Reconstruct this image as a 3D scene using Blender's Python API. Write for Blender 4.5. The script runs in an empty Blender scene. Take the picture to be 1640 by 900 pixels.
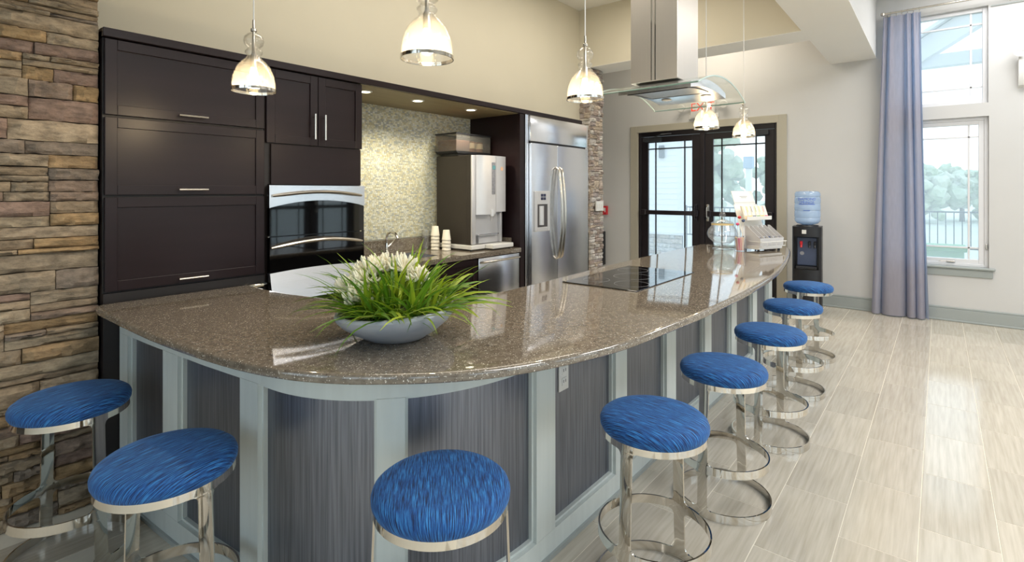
import bpy, bmesh, math, random
from mathutils import Vector, Matrix, noise
random.seed(7)
PI = math.pi
SC = bpy.context.scene
COL = SC.collection

# ------------------------------------------------------------------ camera
cd = bpy.data.cameras.new('camera'); cam = bpy.data.objects.new('camera', cd); COL.objects.link(cam)
cam.location = (0, 0, 1.43)
cam.rotation_euler = (PI/2, 0, math.atan2(.6330, .7742) - PI/2)
cd.sensor_width = 36; cd.lens = 838/1640*36
cd.shift_y = -(450-306)/1640
cd.clip_start = .02; cd.clip_end = 300
SC.camera = cam

# ------------------------------------------------------------------ sky, exposure
SC.view_settings.view_transform = 'Standard'; SC.view_settings.look = 'None'
SC.view_settings.gamma = 1; SC.view_settings.use_curve_mapping = False
SC.view_settings.exposure = 0.0
SC.cycles.max_bounces = 10; SC.cycles.diffuse_bounces = 5; SC.cycles.glossy_bounces = 5
SC.cycles.transparent_max_bounces = 24; SC.cycles.sample_clamp_indirect = 4.0
SC.cycles.caustics_reflective = False; SC.cycles.caustics_refractive = False
W = bpy.data.worlds.new('overcast_sky'); SC.world = W; W.use_nodes = True
nt = W.node_tree; nt.nodes.clear()
wo = nt.nodes.new('ShaderNodeOutputWorld'); bg = nt.nodes.new('ShaderNodeBackground')
tc = nt.nodes.new('ShaderNodeTexCoord'); sp = nt.nodes.new('ShaderNodeSeparateXYZ'); rp = nt.nodes.new('ShaderNodeValToRGB')
nt.links.new(tc.outputs['Generated'], sp.inputs[0]); nt.links.new(sp.outputs['Z'], rp.inputs[0])
rp.color_ramp.elements[0].position = 0; rp.color_ramp.elements[0].color = (.90, .97, 1.0, 1)
rp.color_ramp.elements[1].position = .7; rp.color_ramp.elements[1].color = (.62, .80, 1.0, 1)
nt.links.new(rp.outputs[0], bg.inputs[0]); bg.inputs[1].default_value = 2.4
nt.links.new(bg.outputs[0], wo.inputs[0])

# ------------------------------------------------------------------ unseen ceiling lights added to fill the room, window portals
def area(name, loc, rot, sx, sy, power, color, portal=False):
    l = bpy.data.lights.new(name, 'AREA'); l.shape = 'RECTANGLE'; l.size = sx; l.size_y = sy
    l.energy = power; l.color = color
    if portal: l.cycles.is_portal = True
    o = bpy.data.objects.new(name, l); COL.objects.link(o); o.location = loc; o.rotation_euler = rot
    return o
WARM = (1.0, .91, .77); NEUT = (1.0, .995, 1.0)
area('unseen_ceiling_light', (2.6, 2.4, 3.70), (0, 0, 0), 2.6, .5, 34, WARM)
area('unseen_ceiling_light', (4.6, 2.4, 3.70), (0, 0, 0), 1.0, .5, 20, WARM)
area('unseen_ceiling_light', (1.6, -1.5, 3.70), (0, 0, 0), 1.6, 1.6, 84, NEUT)  # neutral ones: fill added over the seating side, without fixtures
area('unseen_ceiling_light', (4.2, -1.6, 3.70), (0, 0, 0), 1.6, 1.6, 84, NEUT)
area('unseen_ceiling_light', (6.7, -.9, 3.70), (0, 0, 0), .8, 1.6, 40, NEUT)
area('unseen_ceiling_light', (6.85, 2.4, 3.70), (0, 0, 0), .5, 1.2, 22, WARM)
area('portal', (7.75, .03, 2.0), (0, PI/2, 0), 3.2, 1.0, 1, (1, 1, 1), True)
area('portal', (7.75, 2.64, 1.2), (0, PI/2, 0), 2.3, 2.0, 1, (1, 1, 1), True)
area('portal', (1.35, -4.2, 1.65), (-PI/2, 0, 0), 6.2, 2.6, 1, (1, 1, 1), True)
area('portal', (-2.8, -.4, 1.65), (0, -PI/2, 0), 2.6, 6.2, 1, (1, 1, 1), True)
area('portal', (5.67, -4.2, 1.2), (-PI/2, 0, 0), 2.0, 2.3, 1, (1, 1, 1), True)

# ------------------------------------------------------------------ materials
def lin(c):
    f = lambda v: v/12.92 if v <= .04045 else ((v+.055)/1.055)**2.4
    return tuple(f(x/255) for x in c)
def newmat(name):
    m = bpy.data.materials.new(name); m.use_nodes = True
    n = m.node_tree; n.nodes.clear()
    out = n.nodes.new('ShaderNodeOutputMaterial')
    return m, n, out
def N(nt, t, **kw):
    n = nt.nodes.new(t)
    for k, v in kw.items(): setattr(n, k, v)
    return n
def texco(n, scale=(1, 1, 1), kind='Object', rot=(0, 0, 0)):
    t = N(n, 'ShaderNodeTexCoord'); mp = N(n, 'ShaderNodeMapping')
    n.links.new(t.outputs[kind], mp.inputs[0]); mp.inputs['Scale'].default_value = scale; mp.inputs['Rotation'].default_value = rot
    return mp.outputs[0]
def mat(name, c, rough=.5, metal=0, vary=.06, nscale=6, stretch=(1, 1, 1), bump=0, bscale=None, coat=0, spec=.5, rgb=False, c2=None, detail=4, rvary=0, emit=None, estr=0):
    m, n, out = newmat(name)
    col = c if rgb else lin(c)
    b = N(n, 'ShaderNodeBsdfPrincipled')
    n.links.new(b.outputs[0], out.inputs[0])
    b.inputs['Roughness'].default_value = rough; b.inputs['Metallic'].default_value = metal
    b.inputs['Coat Weight'].default_value = coat; b.inputs['Coat Roughness'].default_value = .05
    b.inputs['Specular IOR Level'].default_value = spec
    no = N(n, 'ShaderNodeTexNoise'); no.inputs['Scale'].default_value = nscale; no.inputs['Detail'].default_value = detail
    n.links.new(texco(n, stretch), no.inputs['Vector'])
    mx = N(n, 'ShaderNodeMix', data_type='RGBA')
    a = tuple(max(0, x*(1-vary)) for x in col); d = tuple(min(1, x*(1+vary)) for x in col)
    if c2 is not None: a, d = col, (c2 if rgb else lin(c2))
    mx.inputs['A'].default_value = (*a, 1); mx.inputs['B'].default_value = (*d, 1)
    mr = N(n, 'ShaderNodeMapRange'); mr.inputs[1].default_value = .3; mr.inputs[2].default_value = .7
    n.links.new(no.outputs[0], mr.inputs[0]); n.links.new(mr.outputs[0], mx.inputs['Factor'])
    n.links.new(mx.outputs['Result'], b.inputs['Base Color'])
    if rvary:
        r2 = N(n, 'ShaderNodeMapRange'); r2.inputs[3].default_value = rough-rvary; r2.inputs[4].default_value = rough+rvary
        n.links.new(no.outputs[0], r2.inputs[0]); n.links.new(r2.outputs[0], b.inputs['Roughness'])
    if bump:
        bn = N(n, 'ShaderNodeBump'); bn.inputs['Strength'].default_value = bump; bn.inputs['Distance'].default_value = .002
        if bscale:
            n2 = N(n, 'ShaderNodeTexNoise'); n2.inputs['Scale'].default_value = bscale; n2.inputs['Detail'].default_value = 3
            n.links.new(texco(n, stretch), n2.inputs['Vector']); n.links.new(n2.outputs[0], bn.inputs['Height'])
        else: n.links.new(no.outputs[0], bn.inputs['Height'])
        n.links.new(bn.outputs[0], b.inputs['Normal'])
    if emit:
        b.inputs['Emission Color'].default_value = (*emit, 1); b.inputs['Emission Strength'].default_value = estr
    return m
def emat(name, c, s):
    m, n, out = newmat(name); e = N(n, 'ShaderNodeEmission'); e.inputs[0].default_value = (*c, 1); e.inputs[1].default_value = s
    n.links.new(e.outputs[0], out.inputs[0]); return m
def glassmat(name, tint=(1, 1, 1), base_refl=.04, rough=.02, edge=.5, haze=0, hazecol=(1, 1, 1), bump=0, bscale=60, trans_haze=False):
    """thin clear glass: see-through, brighter reflection at grazing angles; haze = a thin milky layer"""
    m, n, out = newmat(name)
    tr = N(n, 'ShaderNodeBsdfTransparent'); tr.inputs[0].default_value = (*tint, 1)
    gl = N(n, 'ShaderNodeBsdfGlossy'); gl.inputs['Roughness'].default_value = rough
    lw = N(n, 'ShaderNodeLayerWeight'); lw.inputs[0].default_value = .35
    mr = N(n, 'ShaderNodeMapRange'); mr.inputs[3].default_value = base_refl; mr.inputs[4].default_value = edge
    pw = N(n, 'ShaderNodeMath', operation='POWER'); pw.inputs[1].default_value = 2.0
    n.links.new(lw.outputs['Facing'], pw.inputs[0]); n.links.new(pw.outputs[0], mr.inputs[0])
    mx = N(n, 'ShaderNodeMixShader'); n.links.new(mr.outputs[0], mx.inputs[0])
    src = tr.outputs[0]
    if haze:
        h = N(n, 'ShaderNodeBsdfTranslucent' if trans_haze else 'ShaderNodeBsdfDiffuse'); h.inputs[0].default_value = (*hazecol, 1)
        m2 = N(n, 'ShaderNodeMixShader'); m2.inputs[0].default_value = haze
        n.links.new(tr.outputs[0], m2.inputs[1]); n.links.new(h.outputs[0], m2.inputs[2]); src = m2.outputs[0]
    n.links.new(src, mx.inputs[1]); n.links.new(gl.outputs[0], mx.inputs[2])
    if bump:
        no = N(n, 'ShaderNodeTexNoise'); no.inputs['Scale'].default_value = bscale
        n.links.new(texco(n), no.inputs['Vector'])
        bn = N(n, 'ShaderNodeBump'); bn.inputs['Strength'].default_value = bump; bn.inputs['Distance'].default_value = .003
        n.links.new(no.outputs[0], bn.inputs['Height']); n.links.new(bn.outputs[0], gl.inputs['Normal']); n.links.new(bn.outputs[0], lw.inputs['Normal'])
    n.links.new(mx.outputs[0], out.inputs[0]); return m

M = {}
M['wall_warm'] = mat('warm cream wall paint', (216, 209, 190), .75, vary=.015, nscale=2, bump=.05, bscale=180)
M['wall_cool'] = mat('pale greige wall paint', (205, 204, 202), .75, vary=.015, nscale=2, bump=.05, bscale=180)
M['ceil'] = mat('white ceiling paint', (238, 236, 231), .8, vary=.01, nscale=2)
M['trim_grey'] = mat('grey green trim paint', (160, 166, 164), .4, vary=.02, nscale=3)
M['casing'] = mat('greige door casing paint', (178, 172, 156), .4, vary=.02, nscale=3)
M['post'] = mat('sage grey painted wood', (204, 211, 208), .38, vary=.04, nscale=5, stretch=(6, 6, .6))
M['panel'] = mat('smoky brushed panel', (105, 108, 117), .42, metal=.85, vary=.3, nscale=150, stretch=(1, 1, .02), rvary=.05, bump=.06, c2=(140, 144, 154))
M['espresso'] = mat('espresso stained maple', (35, 24, 26), .32, vary=.14, nscale=3, stretch=(.5, 4, 4), rvary=.03, spec=.26)
M['espresso_dk'] = mat('espresso stained maple inside', (22, 16, 16), .5, vary=.2, nscale=4)
M['steel'] = mat('brushed stainless steel', (234, 235, 239), .20, metal=1, vary=.03, nscale=5, stretch=(.4, .4, 60), bump=.012, rvary=.02)
M['steel_v'] = mat('brushed duct steel', (206, 200, 192), .42, metal=1, vary=.02, nscale=5, stretch=(60, 60, .4), bump=.01, rvary=.01)
M['chrome'] = mat('polished chrome', (222, 218, 210), .05, metal=1, vary=.01, nscale=3)
M['nickel'] = mat('satin nickel', (206, 200, 190), .25, metal=1, vary=.02, nscale=20)
M['black_glass'] = mat('black glass', (8, 8, 9), .03, vary=.1, nscale=2, spec=.6, coat=.5)
M['black'] = mat('black plastic', (28, 28, 32), .35, vary=.1, nscale=12)
M['dkbrown'] = mat('dark brown machine panel', (50, 44, 38), .5, vary=.08, nscale=8)
M['silver_plastic'] = mat('silver plastic', (218, 217, 218), .32, metal=.35, vary=.03, nscale=8)
M['white_plastic'] = mat('white plastic', (225, 224, 220), .4, vary=.02, nscale=8)
M['paper'] = mat('white paper', (232, 226, 212), .8, vary=.02, nscale=30)
M['door_dark'] = mat('dark bronze door metal', (30, 24, 28), .35, vary=.12, nscale=6)
M['vinyl'] = mat('white vinyl', (226, 226, 228), .4, vary=.01, nscale=4)
M['pane'] = glassmat('window glass', (.97, .99, 1), .04, .01, .35, haze=.24, hazecol=(.93, .97, 1.0), trans_haze=True)  # milky layer added to wash out the outdoor view like glare
M['clear'] = glassmat('clear glass', (.985, .99, 1), .06, .02, .7, haze=.05)
M['seeded'] = glassmat('seeded clear glass', (1, .995, .98), .05, .06, .5, haze=.06, hazecol=(1, .96, .90), bump=.5, bscale=70, trans_haze=True)
M['canopy'] = glassmat('hood canopy glass', (.97, .99, .98), .05, .01, .32, haze=.03)
M['acrylic'] = glassmat('smoked clear acrylic', (.80, .76, .70), .06, .03, .6, haze=.05)
M['bottle'] = glassmat('pale blue water bottle', (.70, .84, 1.0), .06, .05, .6, haze=.45, hazecol=(.62, .78, 1.0), trans_haze=False)
M['ceramic'] = mat('grey blue weathered stoneware', (150, 158, 172), .55, nscale=5, stretch=(1, 1, 3), bump=.25, bscale=30, c2=(190, 193, 198))
M['soil'] = mat('dark moss soil', (40, 44, 22), .9, vary=.4, nscale=40)
M['petal'] = mat('ivory petals', (238, 234, 214), .6, vary=.05, nscale=20)
M['mortar'] = mat('dark mortar', (52, 46, 40), .9, vary=.2, nscale=30)
M['grout'] = mat('pale floor grout', (226, 219, 203), .6, vary=.03, nscale=20)
M['red'] = mat('red enamel', (200, 34, 44), .35, vary=.04, nscale=8)
M['redled'] = emat('lit red letters', (1.0, .10, .06), 1.1)
M['bulb'] = emat('lit warm bulb', (1.0, .78, .42), 14)
M['spot_lens'] = emat('lit downlight lens', (1.0, .90, .62), 9)
M['siding'] = mat('white lap siding', (232, 232, 230), .7, vary=.02, nscale=3)
M['ground'] = mat('pale paving', (206, 202, 194), .9, nscale=.4, c2=(190, 196, 170))
M['iron'] = mat('black iron railing', (40, 42, 46), .5, vary=.1, nscale=10)
M['green_box'] = mat('green painted planter', (96, 160, 96), .6, vary=.06, nscale=8)
M['bark'] = mat('grey bark', (110, 100, 90), .9, vary=.2, nscale=20)
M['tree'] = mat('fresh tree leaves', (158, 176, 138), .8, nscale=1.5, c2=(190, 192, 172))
M['blue_ink'] = mat('blue print', (60, 92, 190), .6, vary=.02)
M['grey_ink'] = mat('grey print', (150, 150, 155), .7, vary=.02)
M['display'] = mat('grey keypad', (150, 150, 156), .3, vary=.2, nscale=60)
M['lcd'] = mat('teal display', (110, 168, 176), .2, vary=.1, nscale=60)
M['orange'] = mat('orange print', (240, 196, 160), .6, vary=.05)
M['yellow'] = mat('yellow packet', (236, 196, 96), .6, vary=.05)
M['greenp'] = mat('green packet', (120, 168, 110), .6, vary=.05)
M['navyp'] = mat('navy packet', (70, 86, 120), .6, vary=.05)
M['pinkp'] = mat('pink packet', (224, 90, 130), .6, vary=.05)
M['beans'] = mat('coffee beans', (96, 58, 40), .6, nscale=120, c2=(150, 100, 70), bump=.8)
M['filter'] = mat('grey filter mesh', (170, 174, 180), .4, metal=.6, vary=.15, nscale=90)
M['gold'] = mat('amber lens', (236, 210, 150), .3, vary=.05)

def quartz():
    m, n, out = newmat('speckled taupe quartz'); b = N(n, 'ShaderNodeBsdfPrincipled'); n.links.new(b.outputs[0], out.inputs[0])
    co = texco(n)
    no = N(n, 'ShaderNodeTexNoise'); no.inputs['Scale'].default_value = 45; no.inputs['Detail'].default_value = 3; n.links.new(co, no.inputs['Vector'])
    r = N(n, 'ShaderNodeValToRGB'); e = r.color_ramp.elements
    e[0].position = .35; e[0].color = (*lin((104, 95, 84)), 1); e[1].position = .66; e[1].color = (*lin((128, 118, 105)), 1)
    n.links.new(no.outputs[0], r.inputs[0])
    last = r.outputs[0]
    for sc_, th, colr in ((95, .17, (196, 189, 177)), (150, .20, (176, 167, 154)), (62, .09, (236, 233, 226)), (120, .15, (66, 60, 55))):
        v = N(n, 'ShaderNodeTexVoronoi'); v.inputs['Scale'].default_value = sc_; v.inputs['Randomness'].default_value = 1
        n.links.new(co, v.inputs['Vector'])
        lt = N(n, 'ShaderNodeMath', operation='LESS_THAN'); n.links.new(v.outputs['Distance'], lt.inputs[0]); lt.inputs[1].default_value = th*1.3
        sx = N(n, 'ShaderNodeSeparateColor'); n.links.new(v.outputs['Color'], sx.inputs[0])
        gt = N(n, 'ShaderNodeMath', operation='GREATER_THAN'); n.links.new(sx.outputs[0], gt.inputs[0]); gt.inputs[1].default_value = .48
        mu = N(n, 'ShaderNodeMath', operation='MULTIPLY'); n.links.new(lt.outputs[0], mu.inputs[0]); n.links.new(gt.outputs[0], mu.inputs[1])
        mx = N(n, 'ShaderNodeMix', data_type='RGBA'); n.links.new(mu.outputs[0], mx.inputs['Factor']); n.links.new(last, mx.inputs['A']); mx.inputs['B'].default_value = (*lin(colr), 1)
        last = mx.outputs['Result']
    n.links.new(last, b.inputs['Base Color']); b.inputs['Roughness'].default_value = .05; b.inputs['IOR'].default_value = 1.75; b.inputs['Specular IOR Level'].default_value = .6
    return m
M['quartz'] = quartz()
def fabric():
    m, n, out = newmat('blue streaked weave'); b = N(n, 'ShaderNodeBsdfPrincipled'); n.links.new(b.outputs[0], out.inputs[0])
    no = N(n, 'ShaderNodeTexNoise'); no.inputs['Scale'].default_value = 36; no.inputs['Detail'].default_value = 6; no.inputs['Roughness'].default_value = .65
    n.links.new(texco(n, (9, .42, 1), 'UV'), no.inputs['Vector'])
    r = N(n, 'ShaderNodeValToRGB'); e = r.color_ramp.elements
    e[0].position = .40; e[0].color = (*lin((8, 24, 60)), 1); e[1].position = .64; e[1].color = (*lin((56, 136, 202)), 1)
    k = e.new(.5); k.color = (*lin((16, 74, 140)), 1)
    n.links.new(no.outputs[0], r.inputs[0]); n.links.new(r.outputs[0], b.inputs['Base Color'])
    b.inputs['Roughness'].default_value = .8; b.inputs['Sheen Weight'].default_value = .3; b.inputs['Sheen Tint'].default_value = (.3, .5, .9, 1)
    bn = N(n, 'ShaderNodeBump'); bn.inputs['Strength'].default_value = .14; bn.inputs['Distance'].default_value = .002
    n.links.new(no.outputs[0], bn.inputs['Height']); n.links.new(bn.outputs[0], b.inputs['Normal'])
    return m
M['fabric'] = fabric()
def stonemat(name, pale):
    m, n, out = newmat(name); b = N(n, 'ShaderNodeBsdfPrincipled'); n.links.new(b.outputs[0], out.inputs[0])
    oi = N(n, 'ShaderNodeObjectInfo'); r = N(n, 'ShaderNodeValToRGB'); r.color_ramp.interpolation = 'CONSTANT'
    cols = [(172, 155, 130), (158, 139, 115), (150, 130, 114), (180, 161, 136), (164, 138, 104), (142, 128, 114), (168, 149, 124), (148, 124, 110), (160, 144, 122), (172, 144, 106)]
    if pale: cols = [(206, 198, 188), (190, 176, 164), (176, 160, 150), (200, 184, 166), (212, 206, 200), (184, 172, 168)]
    e = r.color_ramp.elements
    e[0].position = 0; e[0].color = (*lin(cols[0]), 1); e[1].position = 1/len(cols); e[1].color = (*lin(cols[1]), 1)
    for i in range(2, len(cols)): k = e.new(i/len(cols)); k.color = (*lin(cols[i]), 1)
    n.links.new(oi.outputs['Random'], r.inputs[0])
    t = N(n, 'ShaderNodeTexCoord'); ad = N(n, 'ShaderNodeVectorMath', operation='MULTIPLY_ADD')
    n.links.new(oi.outputs['Random'], ad.inputs[0]); ad.inputs[1].default_value = (37, 53, 71)
    ge = N(n, 'ShaderNodeNewGeometry'); n.links.new(ge.outputs['Position'], ad.inputs[2])
    no = N(n, 'ShaderNodeTexNoise'); no.inputs['Scale'].default_value = 16; no.inputs['Detail'].default_value = 7; no.inputs['Roughness'].default_value = .65
    mp = N(n, 'ShaderNodeMapping'); mp.inputs['Scale'].default_value = (1, 1, 2.2); n.links.new(ad.outputs[0], mp.inputs[0]); n.links.new(mp.outputs[0], no.inputs['Vector'])
    mr = N(n, 'ShaderNodeMapRange'); mr.inputs[1].default_value = .3; mr.inputs[2].default_value = .72; mr.inputs[3].default_value = .42; mr.inputs[4].default_value = 1.3
    n.links.new(no.outputs[0], mr.inputs[0])
    mx = N(n, 'ShaderNodeVectorMath', operation='SCALE'); n.links.new(r.outputs[0], mx.inputs[0]); n.links.new(mr.outputs[0], mx.inputs['Scale'])
    n.links.new(mx.outputs[0], b.inputs['Base Color']); b.inputs['Roughness'].default_value = .85
    bn = N(n, 'ShaderNodeBump'); bn.inputs['Strength'].default_value = 1; bn.inputs['Distance'].default_value = .014
    n.links.new(no.outputs[0], bn.inputs['Height']); n.links.new(bn.outputs[0], b.inputs['Normal'])
    return m
M['stone'] = stonemat('ledge stone', False); M['stone_pale'] = stonemat('pale ledge stone', True)
def tilemat():
    m, n, out = newmat('striated beige porcelain'); b = N(n, 'ShaderNodeBsdfPrincipled'); n.links.new(b.outputs[0], out.inputs[0])
    oi = N(n, 'ShaderNodeObjectInfo'); ad = N(n, 'ShaderNodeVectorMath', operation='MULTIPLY_ADD'); ge = N(n, 'ShaderNodeNewGeometry')
    n.links.new(oi.outputs['Random'], ad.inputs[0]); ad.inputs[1].default_value = (31, 57, 7); n.links.new(ge.outputs['Position'], ad.inputs[2])
    mp = N(n, 'ShaderNodeMapping'); mp.inputs['Scale'].default_value = (1.6, 30, 1); n.links.new(ad.outputs[0], mp.inputs[0])
    no = N(n, 'ShaderNodeTexNoise'); no.inputs['Scale'].default_value = 2.2; no.inputs['Detail'].default_value = 6; n.links.new(mp.outputs[0], no.inputs['Vector'])
    r = N(n, 'ShaderNodeValToRGB'); e = r.color_ramp.elements
    e[0].position = .3; e[0].color = (*lin((186, 177, 160)), 1); e[1].position = .7; e[1].color = (*lin((206, 198, 183)), 1)
    n.links.new(no.outputs[0], r.inputs[0])
    mr = N(n, 'ShaderNodeMapRange'); mr.inputs[3].default_value = .94; mr.inputs[4].default_value = 1.05; n.links.new(oi.outputs['Random'], mr.inputs[0])
    mx = N(n, 'ShaderNodeVectorMath', operation='SCALE'); n.links.new(r.outputs[0], mx.inputs[0]); n.links.new(mr.outputs[0], mx.inputs['Scale'])
    n.links.new(mx.outputs[0], b.inputs['Base Color']); b.inputs['Roughness'].default_value = .12; b.inputs['Specular IOR Level'].default_value = .7
    bn = N(n, 'ShaderNodeBump'); bn.inputs['Strength'].default_value = .04; bn.inputs['Distance'].default_value = .002
    n.links.new(no.outputs[0], bn.inputs['Height']); n.links.new(bn.outputs[0], b.inputs['Normal'])
    return m
M['tile'] = tilemat()
def mosaicmat():
    m, n, out = newmat('glass mosaic'); b = N(n, 'ShaderNodeBsdfPrincipled'); n.links.new(b.outputs[0], out.inputs[0])
    ge = N(n, 'ShaderNodeNewGeometry'); r = N(n, 'ShaderNodeValToRGB'); r.color_ramp.interpolation = 'CONSTANT'
    cols = [(220, 219, 200), (206, 206, 186), (224, 221, 196), (232, 231, 216), (198, 196, 172), (218, 219, 208), (186, 190, 180), (226, 221, 190), (212, 209, 184), (180, 184, 180), (226, 228, 220), (204, 197, 164)]
    e = r.color_ramp.elements
    e[0].position = 0; e[0].color = (*lin(cols[0]), 1); e[1].position = 1/len(cols); e[1].color = (*lin(cols[1]), 1)
    for i in range(2, len(cols)): k = e.new(i/len(cols)); k.color = (*lin(cols[i]), 1)
    n.links.new(ge.outputs['Random Per Island'], r.inputs[0]); n.links.new(r.outputs[0], b.inputs['Base Color'])
    b.inputs['Roughness'].default_value = .15
    return m
M['mosaic'] = mosaicmat()
def leafmat():
    m, n, out = newmat('grass blade green'); b = N(n, 'ShaderNodeBsdfPrincipled')
    oi = N(n, 'ShaderNodeObjectInfo'); r = N(n, 'ShaderNodeValToRGB'); e = r.color_ramp.elements
    e[0].position = 0; e[0].color = (*lin((44, 84, 22)), 1); e[1].position = 1; e[1].color = (*lin((168, 186, 52)), 1)
    k = e.new(.55); k.color = (*lin((92, 138, 34)), 1)
    no = N(n, 'ShaderNodeTexNoise'); no.inputs['Scale'].default_value = 14; n.links.new(texco(n), no.inputs['Vector'])
    ma = N(n, 'ShaderNodeMath', operation='MULTIPLY_ADD'); n.links.new(no.outputs[0], ma.inputs[0]); ma.inputs[1].default_value = .5
    ms = N(n, 'ShaderNodeMath', operation='MULTIPLY'); n.links.new(oi.outputs['Random'], ms.inputs[0]); ms.inputs[1].default_value = .7
    n.links.new(ms.outputs[0], ma.inputs[2]); n.links.new(ma.outputs[0], r.inputs[0]); n.links.new(r.outputs[0], b.inputs['Base Color'])
    b.inputs['Roughness'].default_value = .4
    tl = N(n, 'ShaderNodeBsdfTranslucent'); n.links.new(r.outputs[0], tl.inputs[0])
    mx = N(n, 'ShaderNodeMixShader'); mx.inputs[0].default_value = .3; n.links.new(b.outputs[0], mx.inputs[1]); n.links.new(tl.outputs[0], mx.inputs[2])
    n.links.new(mx.outputs[0], out.inputs[0]); return m
M['leaf'] = leafmat()
def clothmat():
    m, n, out = newmat('lavender grey sheer cloth'); d = N(n, 'ShaderNodeBsdfDiffuse'); tl = N(n, 'ShaderNodeBsdfTranslucent')
    no = N(n, 'ShaderNodeTexNoise'); no.inputs['Scale'].default_value = 60; n.links.new(texco(n, (1, 1, .15)), no.inputs['Vector'])
    mx = N(n, 'ShaderNodeMix', data_type='RGBA'); n.links.new(no.outputs[0], mx.inputs['Factor'])
    mx.inputs['A'].default_value = (*lin((178, 168, 172)), 1); mx.inputs['B'].default_value = (*lin((204, 197, 203)), 1)
    n.links.new(mx.outputs['Result'], d.inputs[0]); tl.inputs[0].default_value = (.34, .48, .70, 1)
    s = N(n, 'ShaderNodeMixShader'); s.inputs[0].default_value = .48
    n.links.new(d.outputs[0], s.inputs[1]); n.links.new(tl.outputs[0], s.inputs[2]); n.links.new(s.outputs[0], out.inputs[0]); return m
M['cloth'] = clothmat()

# ------------------------------------------------------------------ mesh helpers
WLOC = {}
def wloc(o):
    v = Vector((0, 0, 0))
    while o is not None:
        v = v + Vector(o.location); o = o.parent
    return v
def newbm(): return bmesh.new()
def box(bm, x0, x1, y0, y1, z0, z1, bev=0, seg=1, mx=None):
    r = bmesh.ops.create_cube(bm, size=1)
    vs = r['verts']
    bmesh.ops.scale(bm, vec=(x1-x0, y1-y0, z1-z0), verts=vs)
    bmesh.ops.translate(bm, vec=((x0+x1)/2, (y0+y1)/2, (z0+z1)/2), verts=vs)
    if bev:
        es = list({e for v in vs for e in v.link_edges})
        r2 = bmesh.ops.bevel(bm, geom=es, offset=min(bev, abs(x1-x0)/2.2, abs(y1-y0)/2.2, abs(z1-z0)/2.2), segments=seg, profile=.5, affect='EDGES')
        vs = list({v for f in r2['faces'] for v in f.verts} | {v for v in vs if v.is_valid})
    if mx is not None: bmesh.ops.transform(bm, matrix=mx, verts=[v for v in vs if v.is_valid])
    return vs
def lathe(bm, prof, c=(0, 0, 0), n=32, close=False):
    """prof: list of (radius, z); revolves about z through c"""
    rings = []
    for r, z in prof:
        if r < 1e-6: rings.append([bm.verts.new((c[0], c[1], c[2]+z))])
        else: rings.append([bm.verts.new((c[0]+r*math.cos(2*PI*k/n), c[1]+r*math.sin(2*PI*k/n), c[2]+z)) for k in range(n)])
    pairs = list(zip(rings, rings[1:]))
    if close: pairs.append((rings[-1], rings[0]))
    for a, b in pairs:
        for k in range(n):
            k2 = (k+1) % n
            if len(a) == 1 and len(b) == 1: continue
            if len(a) == 1: bm.faces.new((a[0], b[k2], b[k]))
            elif len(b) == 1: bm.faces.new((a[k], a[k2], b[0]))
            else: bm.faces.new((a[k], a[k2], b[k2], b[k]))
def tube(bm, pts, r, n=8, cap=True, flat=1.0):
    pts = [Vector(p) for p in pts]; rings = []
    up0 = None
    for i, p in enumerate(pts):
        t = (pts[min(i+1, len(pts)-1)] - pts[max(i-1, 0)]).normalized()
        if up0 is None:
            up0 = Vector((0, 0, 1)) if abs(t.z) < .9 else Vector((1, 0, 0))
        s = t.cross(up0).normalized(); u = s.cross(t).normalized(); up0 = u
        rr = r[i] if isinstance(r, (list, tuple)) else r
        rings.append([bm.verts.new(p + s*rr*math.cos(2*PI*k/n) + u*rr*flat*math.sin(2*PI*k/n)) for k in range(n)])
    for a, b in zip(rings, rings[1:]):
        for k in range(n): bm.faces.new((a[k], a[(k+1) % n], b[(k+1) % n], b[k]))
    if cap: bm.faces.new(rings[0][::-1]); bm.faces.new(rings[-1])
def cyl(bm, a, b, r, n=12): tube(bm, [a, b], r, n)
def prism(bm, poly, z0, z1, axis='z'):
    """poly of 2-D points extruded; axis z: (x,y); axis y: (x,z) along y; axis x: (y,z) along x"""
    f = {'z': lambda p, h: (p[0], p[1], h), 'y': lambda p, h: (p[0], h, p[1]), 'x': lambda p, h: (h, p[0], p[1])}[axis]
    a = [bm.verts.new(f(p, z0)) for p in poly]; b = [bm.verts.new(f(p, z1)) for p in poly]
    n = len(poly)
    for k in range(n): bm.faces.new((a[k], a[(k+1) % n], b[(k+1) % n], b[k]))
    bm.faces.new(a[::-1]); bm.faces.new(b)
def obj(name, bm, m, parent=None, local=False, smooth=35, xf=None):
    """one mesh object; coordinates are world ones unless local"""
    if xf is not None: bmesh.ops.transform(bm, matrix=xf, verts=bm.verts)
    bmesh.ops.recalc_face_normals(bm, faces=bm.faces)
    me = bpy.data.meshes.new(name); bm.to_mesh(me); bm.free()
    if parent is not None and not local: me.transform(Matrix.Translation(-wloc(parent)))
    me.materials.append(M[m] if isinstance(m, str) else m)
    if smooth:
        me.polygons.foreach_set('use_smooth', [True]*len(me.polygons)); me.set_sharp_from_angle(angle=math.radians(smooth))
    o = bpy.data.objects.new(name, me); COL.objects.link(o)
    if parent is not None: o.parent = parent
    return o
def tag(o, label, cat, group=None):
    o['label'] = label; o['category'] = cat
    if group: o['group'] = group
    return o
def thing(name, label, cat, loc=(0, 0, 0), rz=0, group=None):
    o = bpy.data.objects.new(name, None); COL.objects.link(o); o.empty_display_size = .05
    o.location = loc; o.rotation_euler = (0, 0, rz); return tag(o, label, cat, group)
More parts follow.
